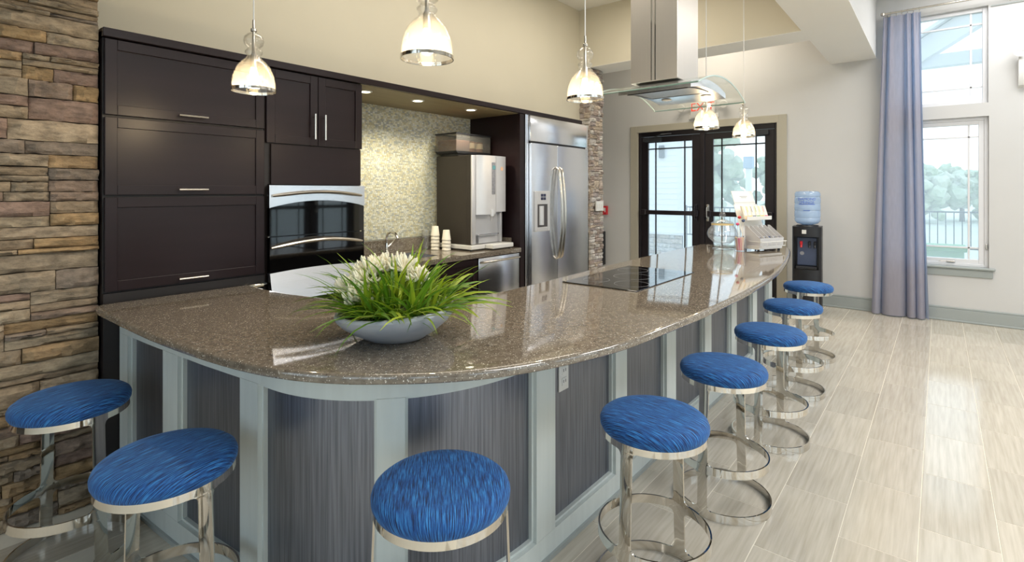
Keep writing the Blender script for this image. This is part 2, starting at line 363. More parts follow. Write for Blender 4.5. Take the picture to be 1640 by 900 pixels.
def struct(name, bm=None, m=None, loc=(0, 0, 0)):
    if bm is None:
        o = bpy.data.objects.new(name, None); COL.objects.link(o); o.empty_display_size = .05; o.location = loc
    else: o = obj(name, bm, m)
    o['kind'] = 'structure'; return o
def dup(root, loc, rz, label, group=None):
    r = root.copy(); COL.objects.link(r); r.location = loc; r.rotation_euler = (0, 0, rz); r['label'] = label
    if group: r['group'] = group
    for ch in list(root.children):
        c = ch.copy(); COL.objects.link(c); c.parent = r
        for g in list(ch.children):
            d = g.copy(); COL.objects.link(d); d.parent = c
    return r
def link_copy(src, parent):
    c = src.copy(); COL.objects.link(c); c.parent = parent; return c
def text_bm(body, size, depth=.0008, align='CENTER'):
    cu = bpy.data.curves.new('lettering', 'FONT'); cu.body = body; cu.size = size; cu.extrude = depth; cu.align_x = align; cu.resolution_u = 3
    o = bpy.data.objects.new('lettering', cu); COL.objects.link(o)
    me = bpy.data.meshes.new_from_object(o.evaluated_get(bpy.context.evaluated_depsgraph_get()))
    bpy.data.objects.remove(o); bm = newbm(); bm.from_mesh(me); bpy.data.meshes.remove(me); return bm
def catmull(pts, k=6, closed=False):
    out = []; n = len(pts)
    P = lambda i: Vector(pts[i % n]) if closed else Vector(pts[min(max(i, 0), n-1)])
    for i in range(n if closed else n-1):
        a, b, c, d = P(i-1), P(i), P(i+1), P(i+2)
        for j in range(k):
            t = j/k
            out.append(.5*((2*b)+(c-a)*t+(2*a-5*b+4*c-d)*t*t+(3*b-a-3*c+d)*t**3))
    if not closed: out.append(P(n-1))
    return out
def wall_holes(bm, axis, p0, p1, a0, a1, z0, z1, holes):
    """a slab between p0..p1 across its thickness, spanning a0..a1 along the wall, with rectangular holes (a,b,z,z)"""
    A = sorted({a0, a1, *[h[0] for h in holes], *[h[1] for h in holes]}); Z = sorted({z0, z1, *[h[2] for h in holes], *[h[3] for h in holes]})
    for i in range(len(A)-1):
        run = None
        for j in range(len(Z)-1):
            ca, cz = (A[i]+A[i+1])/2, (Z[j]+Z[j+1])/2
            if any(h[0] < ca < h[1] and h[2] < cz < h[3] for h in holes): continue
            if axis == 'x': box(bm, p0, p1, A[i], A[i+1], Z[j], Z[j+1])
            else: box(bm, A[i], A[i+1], p0, p1, Z[j], Z[j+1])

# ------------------------------------------------------------------ room shell
XF, YB, ZC = 7.52, 3.60, 3.75
XL, YR = -2.6, -4.0
b = newbm(); box(b, XL, XF+.2, YR, 4.8, -.15, -.001)
floor = struct('floor', b, 'grout')
# tiles: laid lengthways along the long side of the counter
TL, TW = .5625, .2575
tb = newbm(); box(tb, -TL/2+.0012, TL/2-.0012, -TW/2+.0012, TW/2-.0012, -.004, 0, .0012)
tproto = None
j0 = -5
for j in range(-5, 12):
    yc = .068+TW*(j+.5)
    for i in range(-2, 15):
        xc = 2.818 + (0.5 if j % 2 == 0 else 0)*TL + TL*(i-4+.5)
        if xc-TL/2 < .1 or xc-TL/2 > XF-.06: continue
        over = max(0, xc+TL/2-XF+.002)
        if yc > 3.0: continue
        if tproto is None: t = tproto = obj('tile', tb, 'tile', floor, local=True)
        else: t = link_copy(tproto, floor)
        t.location = (xc-over/2, yc, 0); t.scale = (1-over/TL, 1, 1)
b = newbm(); box(b, XL, XF, YR, 4.8, ZC, ZC+.15)
struct('ceiling', b, 'ceil')
b = newbm(); box(b, .6, 5.9, YB, YB+.15, 0, ZC)
wall_back = struct('wall_back', b, 'wall_warm')
b = newbm(); box(b, XL, XF, 4.6, 4.75, 0, ZC); struct('wall_passage', b, 'wall_cool')
b = newbm()
DY0, DY1, DZ = 1.635, 3.643, 2.33
W1 = (-.40, .43, 2.375, 3.41); W2 = (-.405, .43, .605, 2.232)
wall_holes(b, 'x', XF, XF+.2, YR, 4.75, 0, ZC, [(DY0, DY1, 0, DZ), W1, W2])
struct('wall_far', b, 'wall_cool')
b = newbm()
wall_holes(b, 'y', YR-.15, YR, XL, XF+.2, 0, ZC, [(-1.6, .2, .5, 2.95), (.45, 2.25, .5, 2.95), (2.5, 4.3, .5, 2.95), (4.66, 6.68, 0, DZ)])
struct('wall_right', b, 'wall_cool')
b = newbm(); wall_holes(b, 'x', XL-.15, XL, YR-.15, 4.8, 0, ZC, [(-3.2, -1.4, .5, 2.95), (-1.1, .7, .5, 2.95), (1.0, 2.8, .5, 2.95)]); struct('wall_behind', b, 'wall_cool')
# dropped beams under the ceiling: wall colour at the sides, daylight bounce painted as a whiter underside
b = newbm(); box(b, 5.77, 6.19, 1.05, YB+.1, 3.004, ZC); o = struct('trim_1', b, 'wall_warm')
b = newbm(); box(b, 5.77, 6.19, 1.05, YB+.1, 3.0, 3.004); obj('lit_soffit_face', b, 'ceil', o)
b = newbm(); box(b, XL, XF, .58, 1.05, 3.004, ZC); o = struct('trim_2', b, 'wall_cool')
b = newbm(); box(b, XL, XF, .58, 1.05, 3.0, 3.004); obj('lit_soffit_face', b, 'ceil', o)
# baseboard along the far wall
b = newbm()
for y0, y1 in ((YR, 1.53), (3.75, 4.6)):
    box(b, XF-.018, XF, y0, y1, 0, .135, .002); box(b, XF-.024, XF, y0, y1, 0, .02, .004); box(b, XF-.012, XF, y0, y1, .135, .157, .004)
struct('baseboard_far', b, 'trim_grey')

# ------------------------------------------------------------------ ledge stone: left return wall and pier
STONES = []
for k in range(10):
    rb = newbm(); nx, nz = 8, 4; rnd = random.Random(k)
    g = [[None]*(nz+1) for _ in range(nx+1)]
    for i in range(nx+1):
        for j in range(nz+1):
            u, v = i/nx, j/nz
            d = .45*noise.noise(Vector((u*3+k*9, v*2+k*5, k))) + .42*noise.noise(Vector((u*9+k*3, v*4, k*2)))+.25*noise.noise(Vector((u*20+k*3, v*7, k*4)))
            edge = (i in (0, nx)) or (j in (0, nz))
            y = -1 - .55*d + (.22 if edge else 0)
            g[i][j] = rb.verts.new((u-.5 + (0 if i in (0, nx) else rnd.uniform(-.03, .03)), y, v-.5 + (rnd.uniform(-.06, .03) if j in (0, nz) else 0)*(1 if j else -1)*.6))
    for i in range(nx):
        for j in range(nz): rb.faces.new((g[i][j], g[i+1][j], g[i+1][j+1], g[i][j+1]))
    rim = [g[i][0] for i in range(nx+1)] + [g[nx][j] for j in range(1, nz+1)] + [g[i][nz] for i in range(nx-1, -1, -1)] + [g[0][j] for j in range(nz-1, 0, -1)]
    back = [rb.verts.new((v.co.x, 0, v.co.z)) for v in rim]
    for i in range(len(rim)): rb.faces.new((rim[i], rim[(i+1) % len(rim)], back[(i+1) % len(rim)], back[i]))
    bmesh.ops.recalc_face_normals(rb, faces=rb.faces)
    me = bpy.data.meshes.new('stone'); rb.to_mesh(me); rb.free()
    me.polygons.foreach_set('use_smooth', [True]*len(me.polygons)); me.set_sharp_from_angle(angle=math.radians(40))
    STONES.append(me)
for me in STONES: me.materials.append(M['stone'])
PALES = [me.copy() for me in STONES]
for me in PALES: me.materials.clear(); me.materials.append(M['stone_pale'])
def ledge(parent, origin, a0, a1, z0, z1, rnd, meshes, band, pw, depth, side=0, lim=300):
    """panels of stacked stones on a face: side 0 faces -y and runs along x, side 1 faces -x and runs along y"""
    z = z0; n = 0; gap = .003
    while z < z1-.02:
        bh = min(rnd.uniform(*band), z1-z)
        if z1-z-bh < .03: bh = z1-z
        a = a0 - rnd.uniform(0, pw[0])
        while a < a1-.001:
            w = rnd.uniform(*pw); e = a+w
            if a1-e < pw[0]*.6: e = a1
            s0 = max(a, a0)
            if e > a0+.015:
                k = rnd.choice((2, 3, 3, 3, 4)) if bh > band[1]*.55 else rnd.choice((1, 2))
                hs = [rnd.uniform(.5, 1.6) for _ in range(k)]; t = sum(hs); zz = z
                for h in hs:
                    hh = bh*h/t
                    cuts = [s0, e]
                    if e-s0 > pw[0]*1.1 and rnd.random() < .55: cuts.insert(1, s0+(e-s0)*rnd.uniform(.3, .7))
                    for c0, c1 in zip(cuts, cuts[1:]):
                        if n >= lim: return n
                        o = bpy.data.objects.new('stone', rnd.choice(meshes)); COL.objects.link(o); o.parent = parent
                        dp = rnd.uniform(*depth)
                        if side == 0: o.location = ((c0+c1)/2, origin, zz+hh/2)
                        else: o.location = (origin, (c0+c1)/2, zz+hh/2); o.rotation_euler = (0, 0, -PI/2)
                        o.scale = ((c1-c0-gap)*(-1 if rnd.random() < .5 and False else 1), dp, hh-gap*.8); n += 1
                    zz += hh
            a = e
        z += bh
    return n
b = newbm(); box(b, XL, .664, 3.05, 3.6, 0, ZC)
wl = struct('wall_left', b, 'mortar')
ledge(wl, 3.055, -.25, .664, .0, 2.75, random.Random(5), STONES, (.11, .175), (.22, .42), (.035, .065), 0, 300)
b = newbm(); box(b, 5.80, 6.07, 3.46, 4.0, 0, 3.0)
pier = struct('pillar', b, 'mortar')
rp_ = random.Random(11)
ledge(pier, 3.462, 5.775, 6.085, .25, 2.99, rp_, PALES, (.10, .15), (.12, .2), (.025, .05), 0, 210)
ledge(pier, 5.802, 3.44, 3.60, .9, 2.99, rp_, PALES, (.10, .15), (.14, .2), (.02, .04), 1, 88)

# ------------------------------------------------------------------ glazed double doors (built along local a = x, depth = y, up = z)
def double_door(name, xf, flip=False):
    """local frame: x from 0 to 2.008 along the wall, y = 0 room face to .15 outside, z up"""
    root = struct(name); wdt = DY1-DY0
    def part(nm, bm, m, parent, sm=35):
        return obj(nm, bm, m, parent, local=True, smooth=sm, xf=xf)
    b = newbm(); fr = .055
    box(b, 0, fr, .02, .14, 0, DZ, .003); box(b, wdt-fr, wdt, .02, .14, 0, DZ, .003); box(b, fr, wdt-fr, .02, .14, DZ-.07, DZ, .003)
    part('door_frame', b, 'door_dark', root)
    b = newbm(); box(b, wdt/2-.033, wdt/2+.033, .01, .13, .01, DZ-.07, .004); part('mullion', b, 'door_dark', root)
    # casing on the room face
    b = newbm(); cw = .10
    box(b, -cw, 0, -.02, 0, 0, DZ+cw, .003); box(b, wdt, wdt+cw, -.02, 0, 0, DZ+cw, .003); box(b, 0, wdt, -.02, 0, DZ, DZ+cw, .003)
    box(b, -.006, .02, -.02, .03, 0, DZ, .002); box(b, wdt-.02, wdt+.006, -.02, .03, 0, DZ, .002)
    part('casing', b, 'casing', root)
    for s in (0, 1):
        x0 = fr+.004 if s == 0 else wdt/2+.036; x1 = wdt/2-.036 if s == 0 else wdt-fr-.004
        st = .115; z0, z1 = .02, DZ-.075; gz0, gz1 = .28, 2.168
        b = newbm()
        box(b, x0, x0+st, .03, .075, z0, z1, .003); box(b, x1-st, x1, .03, .075, z0, z1, .003)
        box(b, x0+st, x1-st, .03, .075, gz1, z1, .003); box(b, x0+st, x1-st, .03, .075, z0, gz0, .003)
        leaf = part('door_leaf', b, 'door_dark', root)
        b = newbm(); box(b, x0+st, x1-st, .050, .056, gz0, gz1); part('glass_pane', b, 'pane', leaf, 0)
        for xm in (x0+st+.115, x1-st-.115):
            b = newbm(); box(b, xm-.009, xm+.009, .042, .064, gz0, gz1, .002); part('muntin', b, 'iron', leaf)
        b = newbm(); box(b, x0+st, x1-st, .042, .064, gz1-.105, gz1-.087, .002); part('muntin', b, 'iron', leaf)
        b = newbm(); box(b, x0+.02, x1-.02, -.03, .03, 1.075, 1.14, .008, 2); box(b, x0+.01, x0+.10, -.04, .035, 1.065, 1.15, .008); box(b, x1-.10, x1-.01, -.04, .035, 1.065, 1.15, .008)
        part('push_bar', b, 'door_dark', leaf)
        b = newbm(); hx = x1-.05 if s == 0 else x0+.05
        box(b, hx-.02, hx+.02, -.012, .03, 1.0, 1.24, .005); tube(b, [(hx, -.01, 1.21), (hx, -.05, 1.2), (hx, -.05, 1.06), (hx, -.01, 1.03)], .008, 8)
        part('door_handle', b, 'nickel' if s else 'door_dark', leaf)
        b = newbm(); cx = x0+.2 if s == 0 else x1-.2
        box(b, cx-.14, cx+.14, -.03, .03, z1-.075, z1-.02, .005)
        sg_ = 1 if s == 0 else -1; tube(b, [(cx+.05*sg_, -.03, z1-.01), (cx+.18*sg_, -.12, z1+.015), (cx+.3*sg_, -.02, z1+.03)], .009, 6)
        part('closer', b, 'iron', leaf)
    return root
# far wall: local x runs towards -Y, local y runs towards +X
double_door('door_1', Matrix(((0, 1, 0, XF), (-1, 0, 0, DY1), (0, 0, 1, 0), (0, 0, 0, 1))))
# opposite side wall: local x runs along +X, local y runs towards -Y
double_door('door_2', Matrix(((1, 0, 0, 4.666), (0, -1, 0, YR), (0, 0, 1, 0), (0, 0, 0, 1))))

# ------------------------------------------------------------------ windows in the far wall
def win(name, y0, y1, z0, z1, bars_y, bars_z, fw, sash):
    root = struct(name, loc=(XF, (y0+y1)/2, z0))
    x0, x1 = XF+.05, XF+.13
    b = newbm(); box(b, x0, x1, y0, y0+fw, z0, z1, .004); box(b, x0, x1, y1-fw, y1, z0, z1, .004)
    box(b, x0, x1, y0+fw, y1-fw, z0, z0+fw, .004); box(b, x0, x1, y0+fw, y1-fw, z1-fw, z1, .004)
    obj('window_frame', b, 'vinyl', root)
    if sash:
        b = newbm(); a0, a1, c0, c1 = y0+fw, y1-fw, z0+fw, z1-fw; s = sash
        box(b, x0+.012, x1-.02, a0, a0+s, c0, c1, .003); box(b, x0+.012, x1-.02, a1-s, a1, c0, c1, .003)
        box(b, x0+.012, x1-.02, a0+s, a1-s, c0, c0+s, .003); box(b, x0+.012, x1-.02, a0+s, a1-s, c1-s, c1, .003)
        obj('sash', b, 'vinyl', root); fw = fw+s
    b = newbm(); box(b, x0+.03, x0+.036, y0+fw, y1-fw, z0+fw, z1-fw); obj('glass_pane', b, 'pane', root, smooth=0)
    for y in bars_y:
        b = newbm(); box(b, x0+.022, x0+.044, y-.009, y+.009, z0+fw, z1-fw, .002); obj('muntin', b, 'vinyl', root)
    for z in bars_z:
        b = newbm(); box(b, x0+.022, x0+.044, y0+fw, y1-fw, z-.009, z+.009, .002); obj('muntin', b, 'vinyl', root)
    return root
win('window_1', *W1, (-.262, .29), (2.56, 3.24), .045, 0)
w2 = win('window_2', *W2, (-.245, .27), (2.02, .81), .035, .045)
b = newbm(); box(b, XF-.045, XF+.06, -.455, .53, .583, .607, .006); obj('sill', b, 'trim_grey', w2)
b = newbm(); box(b, XF-.018, XF, -.435, .51, .50, .583, .004); obj('apron', b, 'trim_grey', w2)
b = newbm(); box(b, XF+.03, XF+.055, -.13, -.06, .645, .66, .004); tube(b, [(XF+.04, -.07, .655), (XF+.025, -.03, .652), (XF+.025, .01, .652)], .004, 6); obj('crank_handle', b, 'nickel', w2)
b = newbm(); box(b, XF+.03, XF+.055, -.395, -.38, .80, .86, .003); obj('latch', b, 'nickel', w2)
for k, x0 in enumerate((-1.6, .45, 2.5)):
    b = newbm(); root = struct('window_%d' % (k+3), loc=(x0+.9, YR, .5)); f = .06
    for a0, a1, z0, z1 in ((x0, x0+f, .5, 2.95), (x0+1.8-f, x0+1.8, .5, 2.95), (x0+f, x0+1.8-f, .5, .5+f), (x0+f, x0+1.8-f, 2.95-f, 2.95), (x0+.87, x0+.93, .5+f, 2.95-f), (x0+f, x0+1.8-f, 2.0, 2.06)):
        box(b, a0, a1, YR-.12, YR-.05, z0, z1, .003)
    obj('window_frame', b, 'vinyl', root)
    b = newbm(); box(b, x0+f, x0+1.8-f, YR-.09, YR-.084, .5+f, 2.95-f); obj('glass_pane', b, 'pane', root, smooth=0)

for k, y0 in enumerate((-3.2, -1.1, 1.0)):  # unseen windows, added for fill daylight from behind the camera
    b = newbm(); root = struct('window_%d' % (k+6), loc=(XL, y0+.9, .5)); f = .06
    for a0, a1, z0, z1 in ((y0, y0+f, .5, 2.95), (y0+1.8-f, y0+1.8, .5, 2.95), (y0+f, y0+1.8-f, .5, .5+f), (y0+f, y0+1.8-f, 2.95-f, 2.95), (y0+.87, y0+.93, .5+f, 2.95-f), (y0+f, y0+1.8-f, 2.0, 2.06)):
        box(b, XL-.12, XL-.05, a0, a1, z0, z1, .003)
    obj('window_frame', b, 'vinyl', root)
    b = newbm(); box(b, XL-.09, XL-.084, y0+f, y0+1.8-f, .5+f, 2.95-f); obj('glass_pane', b, 'pane', root, smooth=0)

# ------------------------------------------------------------------ tall cabinets
YF = 2.97   # door face plane
def shaker(bm, x0, x1, z0, z1, rail, yf=YF, th=.02, rec=.009):
    box(bm, x0, x0+rail, yf, yf+th, z0, z1, .0015); box(bm, x1-rail, x1, yf, yf+th, z0, z1, .0015)
    box(bm, x0+rail, x1-rail, yf, yf+th, z0, z0+rail, .0015); box(bm, x0+rail, x1-rail, yf, yf+th, z1-rail, z1, .0015)
    box(bm, x0+rail-.001, x1-rail+.001, yf+rec, yf+th, z0+rail-.001, z1-rail+.001)
def bar_handle(bm, p0, p1, out, r=.0055):
    """bar pull between two points standing off by out along -y"""
    a, c = Vector(p0), Vector(p1); d = (c-a).normalized()
    tube(bm, [a-Vector((0, out, 0)), c-Vector((0, out, 0))], r, 10)
    for q in (a+d*.018, c-d*.018): tube(bm, [q, q-Vector((0, out, 0))], r*.75, 8)
t = thing('tall_cabinet', 'dark espresso tall cabinet with three stacked lift-up doors beside the ledge stone wall', 'cabinet', (1.045, 3.28, 0))
b = newbm(); box(b, .672, 1.416, YF+.022, YB-.005, 0, 2.14); box(b, .672, 1.416, YF+.004, YF+.022, .0, .955)
obj('body', b, 'espresso_dk', t)
for z0, z1 in ((1.785, 2.135), (1.412, 1.773), (.964, 1.400)):
    b = newbm(); shaker(b, .678, 1.411, z0, z1, .047); d = obj('door', b, 'espresso', t)
    b = newbm(); bar_handle(b, (.972, YF, z0+.025), (1.106, YF, z0+.025), .03); obj('handle', b, 'nickel', d)
b = newbm(); tube(b, [(1.312, YF+.004, .905), (1.312, YF-.02, .905), (1.33, YF-.035, .905), (1.385, YF-.035, .905), (1.405, YF-.02, .905), (1.405, YF+.004, .905)], .011, 10)
obj('drawer_pull', b, 'chrome', t)
t = thing('oven_cabinet', 'dark espresso oven tower with two small doors above the double oven', 'cabinet', (1.74, 3.28, 0))
b = newbm(); box(b, 1.420, 2.058, YF+.022, YB-.005, 1.47, 2.14); box(b, 1.420, 2.058, YF+.022, YB-.005, 0, .78); box(b, 2.040, 2.058, YF+.022, YB-.005, .78, 1.47); box(b, 1.420, 1.438, YF+.022, YB-.005, .78, 1.47)
obj('body', b, 'espresso_dk', t)
for x0, x1, hx in ((1.424, 1.741, 1.709), (1.745, 2.060, 1.777)):
    b = newbm(); shaker(b, x0, x1, 1.708, 2.134, .049); d = obj('door', b, 'espresso', t)
    b = newbm(); bar_handle(b, (hx, YF, 1.745), (hx, YF, 1.90), .03); obj('handle', b, 'nickel', d)
b = newbm(); box(b, 1.452, 2.052, YF+.004, YF+.022, 1.468, 1.702, .001); obj('filler_panel', b, 'espresso', t)
b = newbm(); box(b, 1.424, 2.054, YF+.004, YF+.022, .10, .775, .001); obj('lower_panel', b, 'espresso', t)
# double oven
t = thing('double_oven', 'stainless and black glass built-in double oven with two bowed handles', 'oven', (1.74, 3.2, .79))
b = newbm(); box(b, 1.441, 2.037, YF+.0, YB-.1, .79, 1.462); obj('carcass', b, 'black', t)
def arch(z, amp, n=12, x0=1.424, x1=2.056): return [(x0+(x1-x0)*i/n, z+amp*(1-(2*i/n-1)**2)) for i in range(n+1)]
b = newbm(); prism(b, arch(1.334, .040) + [(2.056, 1.463), (1.424, 1.463)], YF-.032, YF, 'y'); top = obj('control_panel', b, 'steel', t)
b = newbm(); tube(b, [(1.44+.59*i/10, YF-.035-.035*math.sin(PI*i/10), 1.402+.024*math.sin(PI*i/10)) for i in range(11)], [.010]+[.013]*9+[.010], 10, flat=.8); obj('handle', b, 'nickel', top)
b = newbm(); prism(b, [(1.426, 1.172), (2.054, 1.172)] + arch(1.333, .040, x0=1.426, x1=2.054)[::-1], YF-.028, YF, 'y'); obj('upper_door', b, 'black_glass', t)
b = newbm(); prism(b, arch(.962, .012, x0=1.426, x1=2.054) + [(2.054, 1.166), (1.426, 1.166)], YF-.030, YF, 'y'); lo = obj('lower_door', b, 'black_glass', t)
b = newbm(); tube(b, [(1.434+.60*i/10, YF-.034-.04*math.sin(PI*i/10), 1.105+.034*math.sin(PI*i/10)) for i in range(11)], [.010]+[.015]*9+[.010], 10, flat=.85); obj('handle', b, 'nickel', lo)
b = newbm(); prism(b, [(1.426, .80), (2.054, .80)] + arch(.961, .012, x0=1.426, x1=2.054)[::-1], YF-.032, YF, 'y')
for v in b.verts:
    if v.co.y < YF-.02: v.co.y -= max(0, .975-v.co.z)*.22
obj('bottom_panel', b, 'steel', t)
for x in (1.422, 2.058):
    b = newbm(); box(b, x-.004, x+.004, YF-.03, YF, 1.165, 1.173, .001); obj('hinge_cap', b, 'chrome', t)
# head board, niche soffit
b = newbm(); box(b, .668, 4.80, YF-.012, YF+.018, 2.142, 2.182, .002); box(b, .668, 4.80, YF+.018, YB-.002, 2.168, 2.182); struct('trim_3', b, 'espresso')
b = newbm(); box(b, 2.064, 3.738, YF+.02, YB-.005, 2.138, 2.165); struct('trim_4', b, mat('tan niche soffit', (150, 136, 104), .5, vary=.08, nscale=5, stretch=(.5, 5, 5)))
for x, lab in ((2.215, 'beside the oven tower'), (2.70, 'mid-way over the mosaic niche'), (3.30, 'beside the dark panel by the fridge')):
    t = thing('recessed_light', 'small lit round downlight in the niche soffit ' + lab, 'light', (x, 3.16, 2.138), group='niche downlights')
    b = newbm(); lathe(b, [(.038, 0), (.038, -.006), (.050, -.006), (.053, 0)], (x, 3.16, 2.138), 24); obj('trim_ring', b, 'white_plastic', t)
    b = newbm(); lathe(b, [(0, -.003), (.038, -.003), (.038, 0), (0, 0)], (x, 3.16, 2.138), 24); obj('lens', b, 'spot_lens', t)
    l = bpy.data.lights.new('downlight', 'SPOT'); l.energy = 26; l.color = (1, .90, .66); l.spot_size = math.radians(140); l.spot_blend = .6; l.shadow_soft_size = .035
    lo_ = bpy.data.objects.new('downlight', l); COL.objects.link(lo_); lo_.parent = t; lo_.location = (0, 0, -.012)
# niche: mosaic
tv, tf = [], []
rm = random.Random(3); z = 1.03
def addbox(v, f, x0, x1, y0, y1, z0, z1):
    k = len(v)
    v += [(x0, y1, z0), (x1, y1, z0), (x1, y1, z1), (x0, y1, z1), (x0, y0, z0), (x1, y0, z0), (x1, y0, z1), (x0, y0, z1)]
    f += [(k+4, k+5, k+6, k+7), (k, k+4, k+7, k+3), (k+5, k+1, k+2, k+6), (k+7, k+6, k+2, k+3), (k, k+1, k+5, k+4)]
row = 0
while z < 2.135:
    x = 2.062 - (.012 if row % 2 else 0); h = .0125
    while x < 3.735:
        w = .0225 if rm.random() < .75 else .0115
        x1 = min(x+w, 3.738)
        if x1-max(x, 2.062) > .004: addbox(tv, tf, max(x, 2.062), x1-.0015, YB-.012-rm.uniform(0, .0012), YB-.004, z, min(z+h-.0015, 2.137))
        x = x1
    z += h; row += 1
me = bpy.data.meshes.new('mosaic_tiles'); me.from_pydata(tv, [], tf); me.materials.append(M['mosaic'])
mo = bpy.data.objects.new('mosaic_tiles', me); COL.objects.link(mo); mo.parent = wall_back; mo['kind'] = 'stuff'
b = newbm(); box(b, 2.06, 3.74, YB-.005, YB-.001, .9, 2.14); obj('grout_bed', b, mat('pale grout', (204, 201, 184), .8), wall_back)
# fridge side panel
b = newbm(); box(b, 3.742, 3.806, YF-.005, YB-.005, 0, 2.138, .002); tag(obj('fridge_side_panel', b, 'espresso'), 'tall dark espresso panel standing between the mosaic niche and the fridge', 'panel')
# back base cabinet
t = thing('base_cabinet', 'dark espresso low cabinet under the sink worktop beside the dishwasher', 'cabinet', (2.62, 3.28, 0))
b = newbm(); box(b, 2.064, 3.185, YF+.024, YB-.02, .10, .62); box(b, 2.064, 3.185, YF+.024, 3.07, .62, .874); box(b, 2.064, 3.185, 3.5, YB-.02, .62, .874); box(b, 2.064, 3.185, YF+.08, YB-.02, 0, .10); obj('body', b, 'espresso_dk', t)
for x0, x1 in ((2.068, 2.622), (2.628, 3.182)):
    b = newbm(); shaker(b, x0, x1, .11, .868, .05, YF+.003); d = obj('door', b, 'espresso', t)
    b = newbm(); hx = x1-.03 if x0 < 2.3 else x0+.03; bar_handle(b, (hx, YF+.003, .70), (hx, YF+.003, .84), .028); obj('handle', b, 'nickel', d)
# back worktop with sink cut-out and upstands
b = newbm(); wall_z = [(2.062, 3.738)]
X_ = [2.062, 2.36, 2.88, 3.738]; Y_ = [YF-.022, 3.10, 3.45, YB-.016]
for i in range(3):
    for j in range(3):
        if i == 1 and j == 1: continue
        box(b, X_[i], X_[i+1], Y_[j], Y_[j+1], .877, .915)
bt = tag(obj('back_worktop', b, 'quartz'), 'taupe speckled quartz worktop along the mosaic niche with sink cut-out', 'worktop')
b = newbm(); box(b, 2.062, 3.738, YB-.036, YB-.016, .9155, 1.022, .002); tag(obj('worktop_upstand', b, 'quartz'), 'long low quartz upstand along the foot of the mosaic wall', 'upstand', 'quartz upstands')
b = newbm(); box(b, 3.720, 3.738, 3.06, YB-.037, .9155, 1.0, .002); tag(obj('worktop_upstand', b, 'quartz'), 'short quartz upstand against the dark panel behind the coffee machine', 'upstand', 'quartz upstands')
t = thing('sink', 'stainless undermount sink in the back worktop below the mosaic', 'sink', (2.62, 3.275, .72))
b = newbm()
box(b, 2.362, 2.878, 3.102, 3.110, .72, .912); box(b, 2.362, 2.878, 3.440, 3.448, .72, .912); box(b, 2.362, 2.370, 3.11, 3.44, .72, .912); box(b, 2.870, 2.878, 3.11, 3.44, .72, .912); box(b, 2.362, 2.878, 3.102, 3.448, .712, .72)
obj('basin', b, 'steel', t)
b = newbm(); lathe(b, [(0, .003), (.03, .003), (.042, 0)], (2.62, 3.28, .7205), 20); obj('drain', b, 'chrome', t)
t = thing('faucet', 'chrome gooseneck tap standing behind the sink', 'tap', (2.66, 3.50, .915))
b = newbm(); lathe(b, [(.0, 0), (.026, 0), (.026, .012), (.016, .03), (.014, .09), (0, .09)], (2.66, 3.50, .915), 16); obj('base', b, 'chrome', t)
b = newbm(); tube(b, [(2.66, 3.50, .99), (2.66, 3.50, 1.05), (2.66, 3.48, 1.085), (2.66, 3.44, 1.10), (2.66, 3.39, 1.09), (2.66, 3.355, 1.05)], .011, 10); obj('spout', b, 'chrome', t)
b = newbm(); tube(b, [(2.675, 3.50, .975), (2.71, 3.50, 1.0), (2.75, 3.50, 1.035)], [.008, .006, .005], 8); obj('lever', b, 'chrome', t)
# dishwasher
t = thing('dishwasher', 'stainless dishwasher with a curved bar handle under the coffee machine', 'dishwasher', (3.46, 3.26, 0))
b = newbm(); box(b, 3.190, 3.736, YF+.026, YB-.03, .09, .872); obj('tub', b, 'black', t)
b = newbm(); box(b, 3.192, 3.734, YF-.004, YF+.024, .11, .868, .005, 2); d = obj('door', b, 'steel', t)
b = newbm(); tube(b, [(3.215, YF-.003, .832), (3.225, YF-.03, .836), (3.30, YF-.042, .838), (3.46, YF-.046, .838), (3.63, YF-.042, .838), (3.70, YF-.03, .836), (3.712, YF-.003, .832)], .012, 10, flat=.8); obj('handle', b, 'nickel', d)
b = newbm(); box(b, 3.20, 3.73, YF+.06, YF+.08, .0, .105); obj('kick_plate', b, 'black', t)

# ------------------------------------------------------------------ fridge
t = thing('fridge', 'large stainless built-in side-by-side fridge with ice and water dispenser', 'fridge', (4.37, 3.25, 0))
b = newbm(); box(b, 3.816, 4.915, YF+.02, YB-.02, .0, 2.135); box(b, 3.814, 3.86, YF-.012, YF+.02, 0, 2.14, .002); box(b, 4.872, 4.918, YF-.012, YF+.02, 0, 2.14, .002); obj('cabinet', b, 'steel', t)
b = newbm(); box(b, 3.866, 4.868, YF-.03, YF+.018, 1.896, 2.136, .006, 2); obj('grille_panel', b, 'steel', t)
b = newbm(); box(b, 3.88, 4.85, YF-.012, YF+.015, 1.880, 1.894); obj('vent_slot', b, 'black', t)
YD = YF-.045
def wavy_door(x0, x1):
    bb = newbm(); nx, nz = 10, 24
    g = [[bb.verts.new((x0+(x1-x0)*i/nx, YD-.006*(1-(2*i/nx-1)**2)-.0015*noise.noise(Vector((i*.25+x0*3, j*.3, 0))), .10+1.776*j/nz)) for j in range(nz+1)] for i in range(nx+1)]
    for i in range(nx):
        for j in range(nz): bb.faces.new((g[i][j], g[i+1][j], g[i+1][j+1], g[i][j+1]))
    box(bb, x0, x1, YD+.002, YF+.016, .10, 1.876, .003)
    return bb
dl = obj('freezer_door', wavy_door(3.866, 4.287), 'steel', t); dr = obj('fridge_door', wavy_door(4.294, 4.868), 'steel', t)
b = newbm(); zt, zb, xa, xb = 1.43, 1.05, 3.90, 4.135
